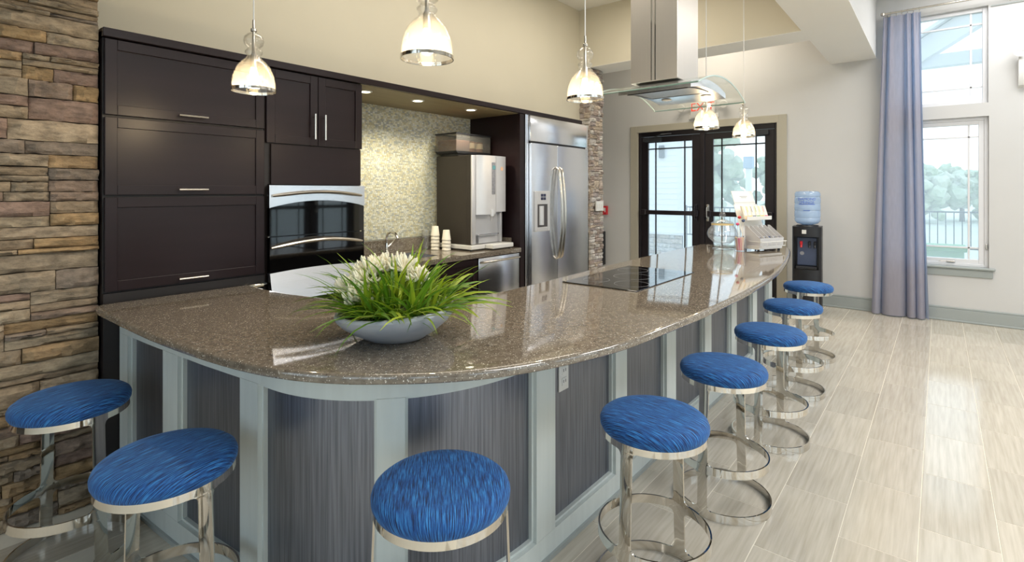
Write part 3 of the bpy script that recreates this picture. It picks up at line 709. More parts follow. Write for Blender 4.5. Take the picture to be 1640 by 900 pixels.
box(b, xa, 3.935, YD-.018, YD+.01, zb, zt, .003); box(b, 4.10, xb, YD-.018, YD+.01, zb, zt, .003); box(b, 3.935, 4.10, YD-.018, YD+.01, 1.305, zt, .003); box(b, 3.935, 4.10, YD-.018, YD+.01, zb, 1.09, .003)
disp = obj('dispenser', b, 'silver_plastic', dl)
b = newbm(); box(b, 3.936, 4.099, YD-.0095, YD-.008, 1.09, 1.305); 
obj('dispenser_recess', b, mat('dark grey recess', (96, 92, 92), .3, metal=.5), dl)
b = newbm(); lathe(b, [(.0, 0), (.032, 0), (.032, .18), (0, .18)], (4.0, YD-.004, 1.11), 16); obj('chute', b, 'silver_plastic', dl)
b = newbm()
for i in range(2):
    for j in range(2): box(b, 3.985+i*.042, 4.022+i*.042, YD-.021, YD-.017, 1.345+j*.032, 1.372+j*.032, .002)
obj('keypad', b, mat('navy keys', (52, 56, 84), .3), dl)
for d, xs, s in ((dl, 4.255, -1), (dr, 4.318, 1)):
    b = newbm()
    tube(b, [(xs, YD-.004, 1.66), (xs-.004*s, YD-.03, 1.645)] + [(xs-.004*s, YD-.038-.038*math.sin(PI*i/10), 1.63-.83*i/10) for i in range(11)] + [(xs-.004*s, YD-.03, .785), (xs, YD-.004, .77)], [.010, .012]+[.015]*11+[.012, .010], 12)
    obj('handle', b, 'nickel', d)

# ------------------------------------------------------------------ coffee machine, hopper box, cups
t = thing('coffee_machine', 'tall brown-sided coffee machine with a silver front on the back worktop', 'coffee machine', (3.45, 3.3, .915))
b = newbm(); box(b, 3.25, 3.66, 3.16, 3.545, .965, 1.742, .004); box(b, 3.25, 3.268, 3.115, 3.16, .965, 1.742); obj('housing', b, 'dkbrown', t)
b = newbm(); box(b, 3.252, 3.30, 3.10, 3.16, .968, 1.74, .008, 2); box(b, 3.63, 3.662, 3.11, 3.16, .968, 1.25, .006, 2); box(b, 3.30, 3.63, 3.14, 3.16, .968, 1.25); fr_ = obj('front_frame', b, 'silver_plastic', t)
b = newbm(); prism(b, [(3.30, 3.16), (3.30, 3.10), (3.33, 3.075), (3.40, 3.055), (3.50, 3.048), (3.502, 3.16)], 1.225, 1.742); prism(b, [(3.506, 3.16), (3.504, 3.048), (3.58, 3.05), (3.65, 3.06), (3.664, 3.075), (3.664, 3.16)], 1.245, 1.742); obj('front_door', b, 'silver_plastic', t)
b = newbm(); box(b, 3.452, 3.496, 3.044, 3.06, 1.40, 1.685, .018, 3); kp = obj('keypad', b, 'display', t)
b = newbm(); box(b, 3.455, 3.493, 3.042, 3.05, 1.62, 1.655, .002); obj('screen', b, 'lcd', kp)
b = newbm(); lathe(b, [(0, 0), (.018, 0), (.018, .002), (0, .002)], (0, 0, 0), 16); obj('emblem', b, 'orange', t, xf=Matrix.Translation((3.585, 3.0505, 1.63)) @ Matrix.Rotation(PI/2, 4, 'X'))
b = newbm(); tube(b, [(3.455, 3.052, 1.27), (3.455, 3.052, 1.21)], .022, 12); tube(b, [(3.455, 3.052, 1.21), (3.455, 3.06, 1.17)], .012, 10); obj('nozzle', b, 'silver_plastic', t)
b = newbm(); box(b, 3.33, 3.60, 3.095, 3.14, 1.04, 1.052, .002); box(b, 3.325, 3.335, 3.10, 3.14, .975, 1.045); obj('cup_grate', b, 'steel', t)
b = newbm(); box(b, 3.235, 3.41, 3.09, 3.55, .925, .963, .005); box(b, 3.415, 3.70, 3.005, 3.5, .925, .963, .005); obj('drip_tray', b, 'white_plastic', t)
for x, y in ((3.26, 3.12), (3.26, 3.5), (3.68, 3.03), (3.68, 3.46)):
    b = newbm(); lathe(b, [(0, 0), (.012, 0), (.012, .011), (0, .011)], (x, y, .915), 10); obj('foot', b, 'black', t)
t = thing('bean_box', 'clear acrylic box of coffee beans and jars on top of the coffee machine', 'box', (3.47, 3.4, 1.742))
b = newbm(); prism(b, [(3.26, 1.765), (3.68, 1.765), (3.70, 1.785), (3.24, 1.785)], 3.28, 3.55, 'y'); box(b, 3.29, 3.65, 3.31, 3.53, 1.743, 1.765); obj('base', b, 'black', t)
b = newbm()
for x0, x1, y0, y1 in ((3.245, 3.249, 3.285, 3.545), (3.691, 3.695, 3.285, 3.545), (3.249, 3.691, 3.285, 3.289), (3.249, 3.691, 3.541, 3.545)): box(b, x0, x1, y0, y1, 1.786, 1.935)
obj('clear_side', b, 'acrylic', t, smooth=0)
b = newbm()
for x0, x1, y0, y1 in ((3.24, 3.70, 3.28, 3.295), (3.24, 3.70, 3.535, 3.55), (3.24, 3.255, 3.295, 3.535), (3.685, 3.70, 3.295, 3.535)): box(b, x0, x1, y0, y1, 1.935, 1.947)
obj('rim', b, 'black', t)
b = newbm(); box(b, 3.255, 3.43, 3.295, 3.535, 1.787, 1.885, .01, 2); bb_ = obj('coffee_beans', b, 'beans', t); bb_['kind'] = 'stuff'
for x in (3.50, 3.61):
    b = newbm(); lathe(b, [(0, 0), (.042, 0), (.042, .09), (.036, .1), (0, .1)], (x, 3.36, 1.787), 18); j = obj('jar', b, 'beans', t)
    b = newbm(); lathe(b, [(.0425, .035), (.0428, .035), (.0428, .085), (.0425, .085)], (x, 3.36, 1.787), 18, close=True); obj('jar_label', b, 'paper', j)
def cup(x, y, z, label):
    b = newbm(); lathe(b, [(.038, 0), (.0395, .002), (.0395, .006), (.038, .008), (.028, .085), (.0265, .087), (0, .085)], (0, 0, 0), 24)
    o = obj('paper_cup', b, 'paper'); o.location = (x, y, z); return tag(o, label, 'cup', 'stacked paper cups by the coffee machine')
for (x, y, n, who) in ((3.13, 3.43, 5, 'taller stack of upturned cups'), (3.155, 3.315, 4, 'shorter stack of upturned cups')):
    for k in range(n):
        pos = 'lowest' if k == 0 else 'topmost' if k == n-1 else ('second', 'third', 'fourth')[k-1] + ' up from the worktop'
        cup(x, y, .916+k*.030, 'white paper cup, %s in the %s' % (pos, who))
b = newbm(); lathe(b, [(0, .003), (.03, .003), (.034, .17), (.036, .17), (.032, 0), (0, 0)], (3.11, 3.53, .916), 20); tag(obj('drinking_glass', b, 'clear'), 'clear tumbler standing behind the taller paper cup stack', 'glass')

# ------------------------------------------------------------------ island base
def superarc(cx, cy, rx, ry, n=24, p=2.15):
    out = []
    for i in range(n+1):
        a = PI/2*i/n; out.append((cx-rx*abs(math.cos(a))**(2/p), cy-ry*abs(math.sin(a))**(2/p)))
    return out
raw = [(.735, 2.962), (.760, 2.60), (.795, 2.20)] + superarc(1.585, 1.83, .746, .65) + [(2.2, 1.18), (3.4, 1.18), (5.16, 1.18)]
# resample densely
path = [Vector(raw[0])]
for a, c in zip(raw, raw[1:]):
    a, c = Vector(a), Vector(c); k = max(1, int((c-a).length/.03))
    for i in range(1, k+1): path.append(a.lerp(c, i/k))
S_ = [0]
for a, c in zip(path, path[1:]): S_.append(S_[-1]+(c-a).length)
def at_s(s):
    s = min(max(s, 0), S_[-1])
    import bisect
    i = min(max(bisect.bisect_right(S_, s)-1, 0), len(path)-2)
    u = (s-S_[i])/(S_[i+1]-S_[i]); p = path[i].lerp(path[i+1], u)
    i0, i1 = max(i-1, 0), min(i+2, len(path)-1)
    t = (path[i1]-path[i0]).normalized(); return p, Vector((t.y, -t.x))   # outward normal: to the right of travel
def s_near(x, y): return min(range(len(path)), key=lambda i: (path[i]-Vector((x, y))).length)
def snear(x, y): 
    best = min(((at_s(S_[-1]*k/4000)[0]-Vector((x, y))).length, S_[-1]*k/4000) for k in range(4001)); return best[1]
def outn(s):
    p, nrm = at_s(s)
    return p, nrm
# outward must point away from the island inside (towards -x / -y)
_p, _n = at_s(.3); SGN = 1 if _n.x < 0 else -1
def strip(bm, s0, s1, z0, z1, o0, o1, step=.03):
    n = max(1, int(math.ceil((s1-s0)/step))); cols = []
    for i in range(n+1):
        p, nn = at_s(s0+(s1-s0)*i/n); nn = nn*SGN
        a, c = p+nn*o0, p+nn*o1
        cols.append([bm.verts.new((a.x, a.y, z0)), bm.verts.new((c.x, c.y, z0)), bm.verts.new((c.x, c.y, z1)), bm.verts.new((a.x, a.y, z1))])
    for a, c in zip(cols, cols[1:]):
        for k in range(4): bm.faces.new((a[k], a[(k+1) % 4], c[(k+1) % 4], c[k]))
    bm.faces.new(cols[0]); bm.faces.new(cols[-1][::-1])
isl = thing('island_base', 'long curved counter base of smoky panels between sage grey posts', 'counter', (2.6, 1.5, 0))
core = [p - outn(s)[1]*SGN*.045 for p, s in zip(path, S_)]
poly = [(p.x, p.y) for p in core[::2]] + [(5.115, 1.24), (5.115, 1.70), (1.98, 1.70), (1.62, 1.83), (1.42, 2.1), (1.27, 2.5), (1.26, 2.955)]
b = newbm(); prism(b, poly, 0, .884); obj('core', b, 'espresso_dk', isl)
posts = [(0, snear(.748, 2.868)), (snear(.768, 2.50), snear(.78, 2.37)), (snear(.832, 1.92), snear(.842, 1.81)), (snear(1.0, 1.37), snear(1.067, 1.306)),
         (snear(1.585, 1.18), snear(1.709, 1.18))] + [(snear(x0, 1.18), snear(x1, 1.18)) for x0, x1 in ((2.207, 2.321), (2.80, 2.93), (3.41, 3.535), (3.97, 4.095), (4.53, 4.655), (5.04, 5.159))]
for s0, s1 in posts:
    b = newbm(); strip(b, s0, s1, .101, .769, -.045, .004); obj('post', b, 'post', isl)
for (a0, a1), (c0, c1) in zip(posts, posts[1:]):
    b = newbm(); strip(b, a1+.0005, c0-.0005, .101, .769, -.044, -.028); obj('panel', b, 'panel', isl)
    b = newbm(); e = .010
    strip(b, a1, a1+e, .101, .769, -.028, -.012); strip(b, c0-e, c0, .101, .769, -.028, -.012); strip(b, a1+e, c0-e, .101, .101+e, -.028, -.012); strip(b, a1+e, c0-e, .769-e, .769, -.028, -.012)
    obj('panel_bead', b, 'post', isl)
b = newbm(); strip(b, 0, S_[-1], .0, .1, -.045, .004); obj('bottom_rail', b, 'post', isl)
b = newbm(); strip(b, 0, S_[-1], .77, .884, -.045, .004); obj('top_rail', b, 'post', isl)
b = newbm(); strip(b, 0, S_[-1], .0, .018, .004, .014); obj('shoe_moulding', b, 'trim_grey', isl)
b = newbm(); box(b, 5.116, 5.16, 1.226, 1.70, 0, .884); obj('end_panel', b, 'post', isl)
# outlet on the panel under the counter
t = thing('wall_outlet', 'white double socket plate on the panel under the long counter edge', 'outlet', (1.81, 1.196, .667))
b = newbm(); box(b, 1.775, 1.845, 1.202, 1.2085, .607, .727, .002); obj('plate', b, 'white_plastic', t)
for z in (.645, .69):
    b = newbm(); box(b, 1.793, 1.827, 1.199, 1.2025, z-.016, z+.016, .006, 2); s = obj('socket', b, 'white_plastic', t)
    b = newbm(); box(b, 1.801, 1.804, 1.1982, 1.1995, z-.004, z+.008); box(b, 1.816, 1.819, 1.1982, 1.1995, z-.004, z+.008); obj('slot', b, 'black', s)
# worktop
outer = [(.640, 2.93), (.626, 2.88), (.626, 2.70), (.632, 2.40), (.643, 2.13), (.674, 1.81), (.712, 1.592), (.763, 1.432), (.826, 1.314), (.89, 1.228), (1.01, 1.099), (1.156, .992), (1.352, .905), (1.617, .835), (2.094, .790), (2.422, .774), (2.902, .769), (3.51, .792), (4.0, .84), (4.45, .90), (4.95, .985), (5.24, 1.055), (5.315, 1.10)]
end = [(5.318, 1.15), (5.27, 1.35), (5.20, 1.60), (5.13, 1.765)]
inner = [(5.08, 1.80), (4.45, 1.803), (3.73, 1.80), (2.96, 1.775), (2.2, 1.745), (1.95, 1.757), (1.72, 1.81), (1.53, 1.94), (1.41, 2.18), (1.345, 2.46), (1.315, 2.65), (1.305, 2.95)]
loop = [Vector(p) for p in catmull(outer, 5)] + [Vector(p) for p in catmull(end, 3)] + [Vector(p) for p in catmull(inner, 4)] + [Vector((.66, 2.95))]
cl = []
for p in loop:
    if not cl or (p-cl[-1]).length > .004: cl.append(p)
def offs(pl, d):
    out = []; n = len(pl)
    for i in range(n):
        a, p, c = pl[i-1], pl[i], pl[(i+1) % n]
        t = (c-a).normalized(); out.append(p + Vector((-t.y, t.x))*d)
    return out
area2 = sum(a.x*c.y-c.x*a.y for a, c in zip(cl, cl[1:]+cl[:1]))
sg = 1 if area2 > 0 else -1
b = newbm(); rings = []
for d, z in ((.006, .885), (.002, .8865), (0, .890), (0, .906), (.0025, .911), (.008, .9145), (.016, .915)):
    rings.append([b.verts.new((p.x, p.y, z)) for p in offs(cl, d*sg)])
for a, c in zip(rings, rings[1:]):
    for k in range(len(a)): b.faces.new((a[k], a[(k+1) % len(a)], c[(k+1) % len(a)], c[k]))
bmesh.ops.triangulate(b, faces=[b.faces.new(rings[-1]), b.faces.new(rings[0][::-1])])
tag(obj('counter_top', b, 'quartz', smooth=50), 'glossy taupe speckled quartz counter curving round the island', 'countertop')
# cooktop
t = thing('cooktop', 'flat black glass cooktop set into the island counter', 'cooktop', (2.87, 1.42, .915))
b = newbm(); box(b, 2.465, 3.28, 1.195, 1.65, .9152, .9205, .002); pl_ = obj('glass_plate', b, 'black_glass', t)
for x, y, r in ((2.64, 1.53, .075), (2.64, 1.31, .095), (3.10, 1.53, .095), (3.10, 1.31, .075), (2.87, 1.42, .11)):
    b = newbm(); lathe(b, [(r-.0015, 0), (r, 0), (r, .0004), (r-.0015, .0004)], (x, y, .9205), 40, close=True); obj('burner_ring', b, 'grey_ink', pl_)

# ------------------------------------------------------------------ planter
px, py = 1.178, 1.490
t = thing('planter', 'low grey stoneware bowl of green grass and white flowers on the counter corner', 'planter', (px, py, .915))
b = newbm(); n = 48
prof = [(.0, .004), (.085, .0), (.105, .004), (.150, .030), (.188, .058), (.207, .080), (.212, .095), (.208, .104), (.200, .106), (.190, .100), (.150, .075), (.0, .070)]
rings = []
for r, z in prof:
    ring = []
    for k in range(n):
        a = 2*PI*k/n; w = 1+.03*math.sin(2*a+.6)+.015*math.sin(3*a)
        ca, sa = math.cos(a), math.sin(a)
        tilt = .07*z*(ca*.63-sa*.77) if z > .02 else 0     # the rim swells higher on one side
        ring.append(b.verts.new((r*w*ca, r*w*sa, z+tilt*1.6)))
    rings.append(ring)
for a, c in zip(rings, rings[1:]):
    for k in range(n): b.faces.new((a[k], a[(k+1) % n], c[(k+1) % n], c[k]))
bmesh.ops.remove_doubles(b, verts=b.verts, dist=1e-5)
bowl = obj('bowl', b, 'ceramic', t, local=True)
b = newbm(); lathe(b, [(0, .105), (.10, .098), (.186, .082), (.15, .074), (0, .073)], (0, 0, 0), 32); obj('moss_bed', b, 'soil', t, local=True)
def blade_bm(bm, L, wd, bend, lift, base=(0, 0, 0), az=0, twist=0):
    """a grass blade that starts along its lift angle and bends down; in a plane turned by az"""
    n = 6; x = z = 0; ang = lift; prev = None
    for i in range(n+1):
        u = i/n; w = wd*(.55+.9*u*(1-u)*2)*(1-u**3)+.0003
        tw = twist*u; cx, cy = math.cos(az), math.sin(az)
        sx, sy, sz = -cy*math.cos(tw), cx*math.cos(tw), math.sin(tw)
        p = Vector((base[0]+x*cx, base[1]+x*cy, base[2]+z)); s = Vector((sx, sy, sz))*w; up = Vector((-math.sin(ang)*cx, -math.sin(ang)*cy, math.cos(ang)))*w*.35
        cur = (bm.verts.new(p-s+up), bm.verts.new(p), bm.verts.new(p+s+up))
        if prev:
            bm.faces.new((prev[0], prev[1], cur[1], cur[0])); bm.faces.new((prev[1], prev[2], cur[2], cur[1]))
        prev = cur; x += L/n*math.cos(ang); z += L/n*math.sin(ang); ang -= bend/n*(.4+1.2*u)
rl = random.Random(21); blades = []
for k in range(16):
    b = newbm(); lift = math.radians(rl.choice((22, 34, 46, 58, 68, 78))+rl.uniform(-6, 6))
    blade_bm(b, rl.uniform(.17, .285), rl.uniform(.0052, .0085), rl.uniform(.35, 1.5), lift, twist=rl.uniform(-.7, .7))
    me = bpy.data.meshes.new('leaf'); b.to_mesh(me); b.free(); me.materials.append(M['leaf']); me.polygons.foreach_set('use_smooth', [True]*len(me.polygons)); blades.append((lift, me))
tufts = [(.0, .0)]
for k in range(16):
    a = 2*PI*k/16+rl.uniform(-.12, .12); r = rl.uniform(.115, .165); tufts.append((r*math.cos(a), r*math.sin(a)))
for k in range(9):
    a = 2*PI*k/9+rl.uniform(-.2, .2); r = rl.uniform(.05, .10); tufts.append((r*math.cos(a), r*math.sin(a)))
flowers = [(r_*.63+f_*.62, -r_*.77+f_*.78, z_) for r_, f_, z_ in ((-.106, .05, .215), (-.06, .10, .225), (.027, .05, .225), (-.005, .11, .225), (.078, .03, .200), (-.160, -.01, .165), (-.125, -.06, .140), (-.115, .0, .190))]
def leaf_spec():
    tx, ty = rl.choice(tufts); ra = math.hypot(tx, ty); az = math.atan2(ty, tx)+rl.gauss(0, 1.0) if ra > .03 else rl.uniform(0, 2*PI)
    want = math.radians(72-285*ra+rl.gauss(0, 14)); lift, me = min(rl.sample(blades, 6), key=lambda q: abs(q[0]-want))
    return tx+rl.gauss(0, .012), ty+rl.gauss(0, .012), az, me
for k in range(292):
    x, y, az, me = leaf_spec()
    o = bpy.data.objects.new('leaf', me); COL.objects.link(o); o.parent = t; o.location = (x, y, .09); s = rl.uniform(.8, 1.12); o.scale = (s, s, s); o.rotation_euler = (rl.uniform(-.1, .1), rl.uniform(-.1, .1), az)
b = newbm()
for k in range(170):
    x, y, az, me = leaf_spec(); blade_bm(b, rl.uniform(.10, .19), .0042, rl.uniform(.3, 1.4), rl.uniform(.4, 1.35), (x, y, .085), az)
o = obj('undergrowth', b, 'leaf', t, local=True, smooth=60); o['kind'] = 'stuff'
for fx, fy, fz in flowers:
    b = newbm(); R = rl.uniform(.040, .052)
    for k in range(46):
        u = rl.uniform(-.25, 1); a = rl.uniform(0, 2*PI); sq = math.sqrt(max(0, 1-u*u)); d = Vector((sq*math.cos(a), sq*math.sin(a), u))
        L = R*rl.uniform(.8, 1.25); p0 = Vector((fx, fy, fz))+d*R*.2; up = Vector((0, 0, .25))
        tube(b, [p0, p0+d*L*.5, p0+(d+up*.25).normalized()*L*.85, p0+(d+up).normalized()*L*1.02], [.0026, .0034, .0056, .0020], 5)
    f = obj('flower', b, 'petal', t, local=True, smooth=60)
    b = newbm(); tube(b, [(fx, fy, fz), (fx*.85, fy*.85, .09)], .003, 6); obj('stem', b, 'leaf', f, local=True)

# ------------------------------------------------------------------ stools
st = thing('bar_stool', 'x', 'stool', (0, 0, 0), group='blue and chrome bar stools round the counter')
def cone_r(z): return .206 - (.206-.183)*z/.585
def ring_bm(z0, z1, n=64, th=.006):
    b = newbm(); lathe(b, [(cone_r(z0), z0), (cone_r(z1), z1), (cone_r(z1)-th, z1), (cone_r(z0)-th, z0)], (0, 0, 0), n, close=True); return b
def leg_bm(a0):
    b = newbm(); th = .006; cols = []; w0 = .0215; fr = .02
    bands = ((0, .036), (.192, .226), (.555, .588))
    zs = sorted({.036, .038, .041, .046, .056, .11, .172, .182, .187, .190, .192, .226, .228, .231, .236, .246, .40, .535, .545, .550, .553, .555})
    for z in zs:
        t_ = min([abs(z-e) for bd in bands for e in bd])
        w = w0 + (fr - math.sqrt(max(0, fr*fr-(fr-t_)**2)) if t_ < fr else 0)
        r = cone_r(z); row = []
        for j in range(5):
            a = a0 + (w/r)*(j/2-1); row.append((b.verts.new((r*math.cos(a), r*math.sin(a), z)), b.verts.new(((r-th)*math.cos(a), (r-th)*math.sin(a), z))))
        cols.append(row)
    for a, c in zip(cols, cols[1:]):
        for j in range(4):
            b.faces.new((a[j][0], a[j+1][0], c[j+1][0], c[j][0])); b.faces.new((a[j][1], c[j][1], c[j+1][1], a[j+1][1]))
        for j in (0, 4): b.faces.new((a[j][0], c[j][0], c[j][1], a[j][1]))
    return b
b = newbm(); lathe(b, [(0, .572), (.176, .572), (.184, .578), (.190, .590), (.191, .604), (.186, .617), (.172, .628), (.140, .635), (.08, .639), (0, .640)], (0, 0, 0), 64)
cu_ = obj('seat_cushion', b, 'fabric', st, local=True)
# lay the weave flat over the pad: distance from the centre measured along the surface
prof_ = [(0, .640), (.08, .639), (.140, .635), (.172, .628), (.186, .617), (.191, .604), (.190, .590), (.184, .578), (.176, .572), (0, .572)]
dist_, acc = {}, 0
for (r0, z0), (r1, z1) in zip(prof_, prof_[1:]):
    dist_.setdefault((round(r0, 3), round(z0, 3)), acc); acc += math.hypot(r1-r0, z1-z0)
dist_[(0.0, .572)] = acc
me = cu_.data; uv = me.uv_layers.new(name='weave')
for lp_ in me.loops:
    c = me.vertices[lp_.vertex_index].co; r = math.hypot(c.x, c.y); q = dist_.get((round(r, 3), round(c.z, 3)), r)
    uv.data[lp_.index].uv = (q*c.x/r, q*c.y/r) if r > 1e-5 else (0, 0)
b = newbm(); lathe(b, [(.1835, .586), (.187, .589), (.1835, .592)], (0, 0, 0), 64, close=True); obj('seam_piping', b, 'black', cu_, local=True)
obj('seat_band', ring_bm(.555, .588), 'chrome', st, local=True)
obj('leg', leg_bm(0), 'chrome', st, local=True); obj('leg', leg_bm(PI), 'chrome', st, local=True)
obj('foot_ring', ring_bm(.192, .226), 'chrome', st, local=True)
obj('base_ring', ring_bm(.0005, .036), 'chrome', st, local=True)
G = 'blue and chrome bar stools round the counter'
D = math.radians
spots = [((1.785, .799, 0), D(175), 'blue round chrome bar stool under the white socket plate, fifth from the water cooler'),
         ((2.509, .782, 0), D(172), 'blue round chrome bar stool, fourth from the water cooler along the long counter'),
         ((3.303, .765, 0), D(176), 'blue round chrome bar stool, third from the water cooler along the long counter'),
         ((4.181, .819, 0), D(178), 'blue round chrome bar stool, second from the water cooler along the long counter'),
         ((5.119, .882, 0), D(170), 'blue round chrome bar stool, first from the water cooler, at the counter end'),
         ((1.001, 1.071, 0), D(-43), 'blue round chrome bar stool at the rounded counter corner below the grass bowl'),
         ((.573, 1.829, 0), D(-77), 'blue round chrome bar stool, second from the brown ledge stone wall'),
         ((.500, 2.648, 0), D(-76), 'blue round chrome bar stool, first from the brown ledge stone wall')]
st.location, st.rotation_euler, st['label'] = spots[0][0], (0, 0, spots[0][1]), spots[0][2]
for loc, rz, lab in spots[1:]: dup(st, loc, rz, lab)

# ------------------------------------------------------------------ pendants
pend = thing('pendant_lamp', 'x', 'pendant lamp', (0, 0, 1.855), group='seeded glass pendants over the island')
b = newbm(); lathe(b, [(.083, .004), (.084, .03), (.079, .065), (.066, .10), (.046, .125), (.030, .140), (.026, .150), (.034, .162), (.034, .168), (.024, .178), (.024, .184), (.036, .196), (.040, .212), (.036, .228), (.024, .240), (.012, .246),
                       (.010, .244), (.022, .238), (.034, .227), (.038, .212), (.034, .198), (.022, .186), (.022, .176), (.032, .167), (.032, .163), (.024, .150), (.028, .139), (.044, .123), (.064, .098), (.077, .064), (.082, .03), (.081, .004)], (0, 0, 0), 40, close=True)
sh = obj('glass_shade', b, 'seeded', pend, local=True, smooth=60)
b = newbm(); lathe(b, [(.0845, 0), (.087, 0), (.087, .012), (.0845, .012)], (0, 0, 0), 40, close=True); obj('rim_band', b, 'chrome', sh, local=True)
b = newbm(); lathe(b, [(0, .100), (.014, .100), (.014, .150), (.008, .160), (.006, .25), (.012, .252), (.012, .262), (.006, .266), (.005, .30), (0, .30)], (0, 0, 0), 16); obj('socket', b, 'nickel', pend, local=True)
b = newbm(); lathe(b, [(0, .012), (.013, .018), (.021, .035), (.022, .05), (.017, .072), (.012, .09), (.011, .10), (0, .10)], (0, 0, 0), 20); obj('bulb', b, 'bulb', pend, local=True)
b = newbm(); tube(b, [(0, 0, .30), (0, 0, 1.88)], .003, 8); obj('cord', b, 'white_plastic', pend, local=True)
b = newbm(); lathe(b, [(0, 1.875), (.06, 1.875), (.06, 1.893), (0, 1.893)], (0, 0, 0), 24); obj('ceiling_canopy', b, 'nickel', pend, local=True)
GP = 'seeded glass pendants over the island'
pspots = [((1.01, 2.22, 1.845), 'lit glass pendant lamp hanging before the tall cabinet with lift-up doors'), ((1.155, 1.305, 1.862), 'lit glass pendant lamp hanging above the grass bowl'),
          ((2.12, 1.29, 1.858), 'lit glass pendant lamp hanging before the stone pier beside the fridge'), ((3.73, 1.278, 1.870), 'lit glass pendant lamp hanging below the exit sign, behind the range hood'),
          ((4.42, 1.216, 1.862), 'lit glass pendant lamp farther along, above the tea packet rack')]
pl_roots = [pend]; pend.location = pspots[0][0]; pend['label'] = pspots[0][1]
for loc, lab in pspots[1:]: pl_roots.append(dup(pend, loc, 0, lab))
for r in pl_roots:
    l = bpy.data.lights.new('bulb_light', 'POINT'); l.energy = 7; l.color = (1, .76, .46); l.shadow_soft_size = .022
    lo_ = bpy.data.objects.new('bulb_light', l); COL.objects.link(lo_); lo_.parent = r; lo_.location = (0, 0, -.01)

# ------------------------------------------------------------------ range hood
t = thing('range_hood', 'stainless island range hood with a curved glass canopy under its square duct', 'range hood', (3.11, 1.30, 2.0))
hx0, hx1, hy0, hy1 = 2.943, 3.274, 1.172, 1.467
b = newbm(); box(b, hx0, hx1, hy0, hy1, 2.085, 2.95, .002); obj('lower_duct', b, 'steel_v', t)
b = newbm(); box(b, hx0+.006, hx1-.006, hy0+.006, hy1-.006, 2.95, ZC, .002); obj('upper_duct', b, 'steel_v', t)
b = newbm(); ym = (hy0+hy1)/2
for y in (ym-.012, ym+.012): box(b, hx0-.003, hx0, y-.003, y+.003, 2.09, 2.95)
obj('seam_strip', b, 'chrome', t)
def arc_z(x): return 2.098 - .088*((x-3.175)/.425)**2
b = newbm(); nx = 28; top_, bot_ = [], []
gy0, gy1 = .985, 1.60
P_ = [(2.75+.85*i/nx) for i in range(nx+1)]
prism(b, [(x, arc_z(x)) for x in P_] + [(x, arc_z(x)-.007) for x in P_[::-1]], gy0, gy1, 'y'); obj('glass_canopy', b, 'canopy', t)
M['edge_a'] = mat('bright ground glass edge', (206, 226, 222), .15, vary=.03); M['edge_b'] = mat('teal ground glass edge', (120, 150, 140), .2, vary=.03)
for y in (gy0-.002, gy1+.002):
    b = newbm(); tube(b, [(x, y, arc_z(x)-.0035) for x in P_], .0045, 6); obj('canopy_edge', b, 'edge_a', t)
for x in (2.752, 3.598):
    b = newbm(); tube(b, [(x, gy0, arc_z(x)-.0035), (x, gy1, arc_z(x)-.0035)], .0045, 6); obj('canopy_lip', b, 'edge_b', t)
xs = [2.85+.60*i/12 for i in range(13)]
b = newbm(); prism(b, [(x, arc_z(x)-.009) for x in xs] + [(x, arc_z(x)-.042-.018*math.sin(PI*(x-2.85)/.6)) for x in xs[::-1]], 1.06, 1.50, 'y'); obj('body', b, 'steel', t)
def under(x): return arc_z(x)-.042-.018*math.sin(PI*(x-2.85)/.6)
def curved(bm, x0, x1, y0, y1, th):
    xx = [x0+(x1-x0)*i/8 for i in range(9)]
    prism(bm, [(x, under(x)-.0005) for x in xx] + [(x, under(x)-th) for x in xx[::-1]], y0, y1, 'y')
b = newbm(); curved(b, 2.90, 3.24, 1.10, 1.46, .004); obj('filter', b, 'filter', t)
b = newbm()
for y0, y1, x0, x1 in ((1.095, 1.10, 2.895, 3.245), (1.46, 1.465, 2.895, 3.245)): curved(b, x0, x1, y0, y1, .006)
curved(b, 3.24, 3.247, 1.10, 1.46, .006); curved(b, 2.893, 2.90, 1.10, 1.46, .006); obj('filter_frame', b, 'black', t)
for y in (1.14, 1.40):
    b = newbm(); lathe(b, [(0, -.004), (.026, -.004), (.034, 0), (0, 0)], (3.33, y, under(3.33)-.001), 20); obj('hood_lamp', b, 'white_plastic', t)

# ------------------------------------------------------------------ things on the far end of the counter
t = thing('glass_jar', 'big round lidded glass jar with a finial at the far counter end', 'jar', (4.80, 1.50, .915))
c = (4.80, 1.50, .9152)
b = newbm(); lathe(b, [(0, .004), (.085, 0), (.088, .006), (.04, .022), (.035, .034), (.075, .055), (.118, .10), (.130, .135), (.120, .175), (.095, .205), (.090, .222), (.086, .222), (.091, .203), (.115, .173), (.125, .135), (.113, .102), (.072, .060), (0, .045)], c, 36); obj('bowl', b, 'clear', t, smooth=60)
b = newbm(); lathe(b, [(.094, .224), (.096, .232), (.07, .246), (.04, .258), (.015, .265), (.012, .275), (.020, .285), (.028, .302), (.022, .32), (.010, .333), (.014, .345), (.0, .36)], c, 30); obj('lid', b, 'clear', t, smooth=60)
b = newbm(); lathe(b, [(.088, .214), (.094, .214), (.094, .224), (.088, .224)], c, 36, close=True); obj('lid_band', b, 'gold', t)
t = thing('sweetener_jar', 'small glass tumbler of sweetener packets beside the tea rack', 'jar', (4.73, 1.33, .915))
c = (4.73, 1.33, .9152)
b = newbm(); lathe(b, [(0, 0), (.046, 0), (.049, .13), (.046, .13), (.043, .005), (0, .005)], c, 24); obj('glass', b, 'clear', t, smooth=60)
rp2 = random.Random(4)
